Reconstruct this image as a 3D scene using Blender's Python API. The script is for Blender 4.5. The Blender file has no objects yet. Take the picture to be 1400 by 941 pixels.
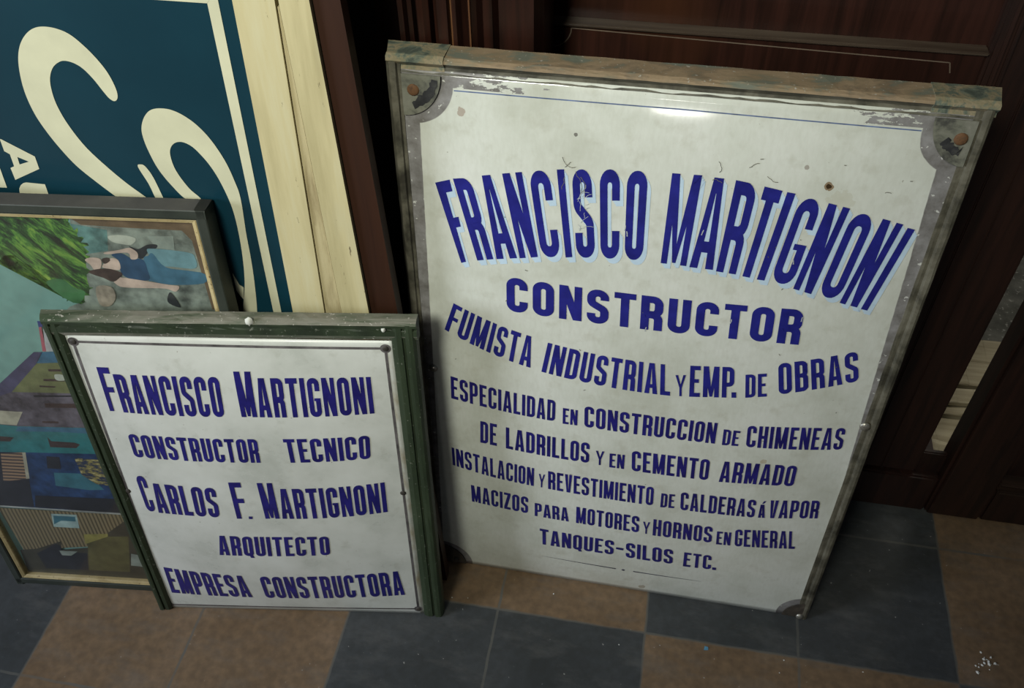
import bpy, bmesh, math, random, json
from mathutils import Vector, Matrix
random.seed(7)
S = bpy.context.scene
COL = S.collection

# ------------------------------------------------------------------ camera, world, lights, exposure
cam_d = bpy.data.cameras.new('camera'); cam = bpy.data.objects.new('camera', cam_d); COL.objects.link(cam)
F_PX, YAW, PITCH, ROLL = 1247.265, -0.20195, 0.80562, -0.02626
CAM = Vector((0.7487, -0.5855, 1.15137))
fw = Vector((math.sin(YAW)*math.cos(PITCH), math.cos(YAW)*math.cos(PITCH), -math.sin(PITCH)))
ri = Vector((math.cos(YAW), -math.sin(YAW), 0)); up = ri.cross(fw)
r2 = ri*math.cos(ROLL)+up*math.sin(ROLL); u2 = -ri*math.sin(ROLL)+up*math.cos(ROLL)
M = Matrix((r2, u2, -fw)).transposed().to_4x4(); M.translation = CAM
cam.matrix_world = M
cam_d.sensor_width = 36; cam_d.sensor_fit = 'HORIZONTAL'; cam_d.lens = F_PX/1400*36; cam_d.clip_start = 0.01
S.camera = cam

S.view_settings.view_transform = 'Standard'; S.view_settings.look = 'None'
S.view_settings.gamma = 1; S.view_settings.use_curve_mapping = False
S.view_settings.exposure = 0.0

w = bpy.data.worlds.new('world'); S.world = w; w.use_nodes = True
bg = w.node_tree.nodes['Background']; bg.inputs[0].default_value = (0.75, 0.85, 1.0, 1); bg.inputs[1].default_value = 0.05

def area(name, loc, target, sx, sy, power, color):
    d = bpy.data.lights.new(name, 'AREA'); d.shape = 'RECTANGLE'; d.size = sx; d.size_y = sy
    d.energy = power; d.color = color
    o = bpy.data.objects.new(name, d); COL.objects.link(o); o.location = loc
    o.rotation_euler = (Vector(target)-Vector(loc)).to_track_quat('-Z', 'Y').to_euler()
    return o
def spot(name, loc, target, half, power, color, radius):
    d = bpy.data.lights.new(name, 'SPOT'); d.spot_size = math.radians(2*half); d.spot_blend = 1.0
    d.energy = power; d.color = color; d.shadow_soft_size = radius
    o = bpy.data.objects.new(name, d); COL.objects.link(o); o.location = loc
    o.rotation_euler = (Vector(target)-Vector(loc)).to_track_quat('-Z', 'Y').to_euler()
    return o
spot('added_spot', (0.20, -1.35, 1.95), (0.42, 0.1, 0.97), 27, 142, (0.98, 1.0, 0.86), .22)  # added spot with no visible source: brightens the sign tops, leaves the floor dim
area('ceiling_lamp', (0.1, -1.0, 2.4), (0.2, -0.1, 0.3), 0.8, 0.6, 3, (1.0, 0.98, 0.84))
area('window_light', (-1.45, -1.15, 1.0), (0.15, -0.25, 0.0), 0.7, 0.7, 34, (0.83, 0.90, 1.0))
area('doorway_light', (0.78, -4.2, 0.74), (0.75, 0.1, 0.7), 0.32, 0.06, 4, (1.0, 0.98, 0.92))
area('yard_light', (1.5, 0.8, 2.2), (1.3, 0.5, 0), 0.5, 0.5, 9, (1.0, 0.97, 0.85))
# ------------------------------------------------------------------ helpers
def tag(o, label=None, cat=None, group=None, kind=None):
    if label: o['label'] = label
    if cat: o['category'] = cat
    if group: o['group'] = group
    if kind: o['kind'] = kind
    return o
def empty(name, loc, rot=(0, 0, 0)):
    o = bpy.data.objects.new(name, None); COL.objects.link(o); o.location = loc; o.rotation_euler = rot
    o.empty_display_size = .05
    return o
def link(name, verts, faces, mats, parent=None, midx=None, smooth=False, uvs=None, recalc=True):
    me = bpy.data.meshes.new(name); me.from_pydata([tuple(v) for v in verts], [], faces)
    if not isinstance(mats, (list, tuple)): mats = [mats]
    for m in mats: me.materials.append(m)
    if midx: me.polygons.foreach_set('material_index', midx)
    if uvs:
        ul = me.uv_layers.new(name='UVMap')
        for lp in me.loops: ul.data[lp.index].uv = uvs[lp.vertex_index]
    if recalc:
        bm = bmesh.new(); bm.from_mesh(me); bmesh.ops.recalc_face_normals(bm, faces=bm.faces); bm.to_mesh(me); bm.free()
    if smooth: me.polygons.foreach_set('use_smooth', [True]*len(me.polygons))
    me.update()
    o = bpy.data.objects.new(name, me); COL.objects.link(o)
    if parent: o.parent = parent
    return o
class MB:
    def __init__(s): s.v = []; s.f = []; s.m = []
    def add(s, vs, fs, mi=0):
        b = len(s.v); s.v += [tuple(p) for p in vs]; s.f += [tuple(i+b for i in f) for f in fs]; s.m += [mi]*len(fs)
    def box(s, a, b, mi=0, bev=0.0):
        x0, y0, z0 = a; x1, y1, z1 = b
        if bev <= 0:
            s.add([(x0,y0,z0),(x1,y0,z0),(x1,y1,z0),(x0,y1,z0),(x0,y0,z1),(x1,y0,z1),(x1,y1,z1),(x0,y1,z1)],
                  [(0,3,2,1),(4,5,6,7),(0,1,5,4),(1,2,6,5),(2,3,7,6),(3,0,4,7)], mi); return
        bm = bmesh.new(); bmesh.ops.create_cube(bm, size=1)
        for v in bm.verts: v.co = Vector(((x0+x1)/2+v.co.x*(x1-x0), (y0+y1)/2+v.co.y*(y1-y0), (z0+z1)/2+v.co.z*(z1-z0)))
        bmesh.ops.bevel(bm, geom=bm.edges[:], offset=bev, segments=2, affect='EDGES')
        bm.verts.index_update()
        s.add([v.co.copy() for v in bm.verts], [[v.index for v in f.verts] for f in bm.faces], mi); bm.free()
    def sweep(s, P0, P1, inward, prof, mi=0, trim=0.0, segs=24, wob=0.0, ends=(0, 0), dep=.03):
        """profile [(a, n)] swept from P0 to P1 (u,v); a runs along `inward`, n is depth (local y)."""
        rings = []
        for k in range(segs+1):
            t = k/segs; ring = []
            for a, n in prof:
                u = P0[0]+(P1[0]-P0[0])*t+inward[0]*a; v = P0[1]+(P1[1]-P0[1])*t+inward[1]*a
                if k == 0 and trim: v += max(0, n)*trim
                if k == 0: u += ends[0]*(1-max(0, n)/dep)
                if k == segs: u -= ends[1]*(1-max(0, n)/dep)
                j = (random.random()-.5)*wob if 0 < k < segs else 0
                ring.append((u+inward[0]*j, n+j*.7, v+inward[1]*j))
            rings.append(ring)
        n = len(prof); vs = [p for r in rings for p in r]; fs = []
        for k in range(segs):
            for i in range(n):
                j = (i+1) % n; fs.append((k*n+i, k*n+j, (k+1)*n+j, (k+1)*n+i))
        fs.append(tuple(range(n))); fs.append(tuple(segs*n+i for i in reversed(range(n))))
        s.add(vs, fs, mi)
    def prism(s, poly, y0, y1, mi=0):
        """(u,v) outline extruded along local y"""
        n = len(poly)
        s.add([(u, y0, v) for u, v in poly]+[(u, y1, v) for u, v in poly],
              [tuple(range(n)), tuple(range(2*n-1, n-1, -1))]+[(i, i+n, (i+1) % n+n, (i+1) % n) for i in range(n)], mi)
    def dome(s, c, r, h, axis=-1, mi=0, seg=14, yfn=0.0):
        """low round head on local -y"""
        rings = [(r, 0), (r*.95, .45*h), (r*.7, .85*h), (r*.3, h)]
        vs = []; fs = []
        for rr, hh in rings:
            for k in range(seg):
                a = 2*math.pi*k/seg; vs.append((c[0]+rr*math.cos(a), yfn+axis*hh, c[1]+rr*math.sin(a)))
        for i in range(3):
            for k in range(seg):
                fs.append((i*seg+k, i*seg+(k+1) % seg, (i+1)*seg+(k+1) % seg, (i+1)*seg+k))
        fs.append(tuple(3*seg+k for k in range(seg)))
        s.add(vs, fs, mi)
    def build(s, name, mats, parent=None, smooth=False, recalc=True):
        return link(name, s.v, s.f, mats, parent, s.m, smooth, None, recalc)

# ------------------------------------------------------------------ materials
class N:
    def __init__(s, name):
        s.m = bpy.data.materials.new(name); s.m.use_nodes = True; s.t = s.m.node_tree; s.b = s.t.nodes['Principled BSDF']
    def n(s, typ, **kw):
        x = s.t.nodes.new(typ)
        for k, v in kw.items(): setattr(x, k, v)
        return x
    def l(s, a, b): s.t.links.new(a, b)
    def coord(s, kind='Object', scale=(1, 1, 1), rot=(0, 0, 0)):
        tc = s.n('ShaderNodeTexCoord'); mp = s.n('ShaderNodeMapping'); mp.inputs['Scale'].default_value = scale
        mp.inputs['Rotation'].default_value = rot
        s.l(tc.outputs[kind], mp.inputs[0]); return mp.outputs[0]
    def noise(s, co, scale, detail=4, rough=.55, dist=0.0):
        x = s.n('ShaderNodeTexNoise'); x.inputs['Scale'].default_value = scale; x.inputs['Detail'].default_value = detail
        x.inputs['Roughness'].default_value = rough; x.inputs['Distortion'].default_value = dist
        s.l(co, x.inputs['Vector']); return x.outputs['Fac']
    def ramp(s, fac, stops, interp='LINEAR'):
        x = s.n('ShaderNodeValToRGB'); cr = x.color_ramp; cr.interpolation = interp
        while len(cr.elements) < len(stops): cr.elements.new(.5)
        for e, (p, c) in zip(cr.elements, stops):
            e.position = p; e.color = (c, c, c, 1) if isinstance(c, (int, float)) else (*c, 1)
        s.l(fac, x.inputs[0]); return x.outputs[0]
    def mix(s, fac, a, b, mode='MIX'):
        x = s.n('ShaderNodeMix', data_type='RGBA', blend_type=mode)
        for sock, v in ((x.inputs[0], fac), (x.inputs[6], a), (x.inputs[7], b)):
            if isinstance(v, (int, float)): sock.default_value = v
            elif isinstance(v, tuple): sock.default_value = (*v, 1)
            else: s.l(v, sock)
        return x.outputs[2]
    def math(s, op, a, b=None, c=None, clamp=False):
        x = s.n('ShaderNodeMath', operation=op); x.use_clamp = clamp
        for i, v in enumerate((a, b, c)):
            if v is None: continue
            if isinstance(v, (int, float)): x.inputs[i].default_value = v
            else: s.l(v, x.inputs[i])
        return x.outputs[0]
    def col(s, c):
        if isinstance(c, tuple): s.b.inputs['Base Color'].default_value = (*c, 1)
        else: s.l(c, s.b.inputs['Base Color'])
    def set(s, rough=.5, metal=0.0, spec=.5):
        for k, v in (('Roughness', rough), ('Metallic', metal), ('Specular IOR Level', spec)):
            if isinstance(v, (int, float)): s.b.inputs[k].default_value = v
            else: s.l(v, s.b.inputs[k])
    def bump(s, h, strength=.2, dist=.002):
        x = s.n('ShaderNodeBump'); x.inputs['Strength'].default_value = strength; x.inputs['Distance'].default_value = dist
        s.l(h, x.inputs['Height']); s.l(x.outputs[0], s.b.inputs['Normal'])
def simple(name, c, rough=.5, var=.12, scale=40, metal=0.0, spec=.5, kind='Object', stretch=(1, 1, 1)):
    k = N(name); f = k.noise(k.coord(kind, stretch), scale)
    lo = tuple(x*(1-var*1.6) for x in c); hi = tuple(min(1, x*(1+var*1.2)) for x in c)
    k.col(k.ramp(f, [(.3, lo), (.7, hi)])); k.set(rough, metal, spec); return k.m
def worn(name, cols, scale, rough=.7, stretch=(1, 1, 1), bump=.3, specks=None, metal=0.0, span=.44):
    k = N(name); co = k.coord('Object', stretch); f = k.noise(co, scale, 8, .65, .4)
    n = len(cols); c = k.ramp(f, [(.5-span/2+span*i/(n-1), x) for i, x in enumerate(cols)])
    if specks:
        g = k.noise(k.coord('Object'), 260, 2); c = k.mix(k.ramp(g, [(.66, 0), (.70, 1)]), c, specks)
    k.col(c); k.set(rough, metal); k.bump(k.noise(co, scale*4, 6), bump, .001); return k.m
def wood(name, dark, light, axis, scale=9, rough=.4, spec=.5, extra=None, bump=.15):
    """grain stretched along axis 0/1/2 of the object's own space"""
    k = N(name); st = [14, 14, 14]; st[axis] = .9
    f = k.noise(k.coord('Object', tuple(st)), scale, 7, .6, .6)
    c = k.ramp(f, [(.3, dark), (.68, light)])
    if extra:
        g = k.noise(k.coord('Object'), 5, 3); c = k.mix(k.ramp(g, [(.55, 0), (.75, .8)]), c, extra)
    k.col(c); k.set(rough, 0, spec); k.bump(f, bump, .001); return k.m

zinc_cove = worn('zinc_cove', [(.03,.027,.018), (.065,.060,.042), (.11,.10,.072), (.15,.14,.105)], 26, .6, span=.3, bump=.5)
zinc_top = worn('zinc_dusty', [(.125,.14,.11), (.19,.14,.088), (.27,.195,.12), (.22,.165,.10), (.14,.15,.115)], 24, .85, stretch=(.45, 1, 1.5), specks=(.34,.31,.26), span=.24, bump=.6)
gusset_m = worn('gusset_metal', [(.015,.015,.015), (.06,.06,.05), (.15,.15,.115), (.19,.185,.15), (.28,.27,.22)], 38, .65)
rust = worn('rusty_iron', [(.045,.022,.012), (.13,.06,.022), (.08,.05,.03)], 160, .8)
steel = worn('dull_steel', [(.16,.14,.11), (.42,.40,.35), (.30,.28,.24)], 150, .35, metal=.7)
iron = worn('dark_iron', [(.02,.018,.015), (.06,.05,.04)], 150, .6)
green = worn('green_paint', [(.012,.019,.010), (.022,.035,.016), (.034,.050,.025)], 22, .55, stretch=(1, 1, .4), specks=(.12,.13,.10))
green_top = worn('green_paint_worn_grey', [(.035,.055,.025), (.11,.12,.085), (.20,.19,.155), (.06,.08,.045)], 26, .85, stretch=(.22, 1, 2.2), span=.26, bump=.6, specks=(.38,.36,.32))
splash = simple('white_paint', (.6, .6, .55), .6)
navy = simple('navy_enamel', (.018, .020, .20), .22, .15, 60)
navy_s = simple('dark_navy_enamel', (.016, .014, .15), .3, .2, 60)
paleblue = simple('pale_blue_enamel', (.50, .63, .76), .3, .06, 60)
line_ink = simple('thin_line_enamel', (.07, .07, .10), .35, .3, 90)
line_blue = simple('thin_blue_line_enamel', (.10, .14, .26), .35, .3, 90)
border_ink = simple('grey_line_enamel', (.11, .10, .10), .4, .35, 70)

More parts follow.
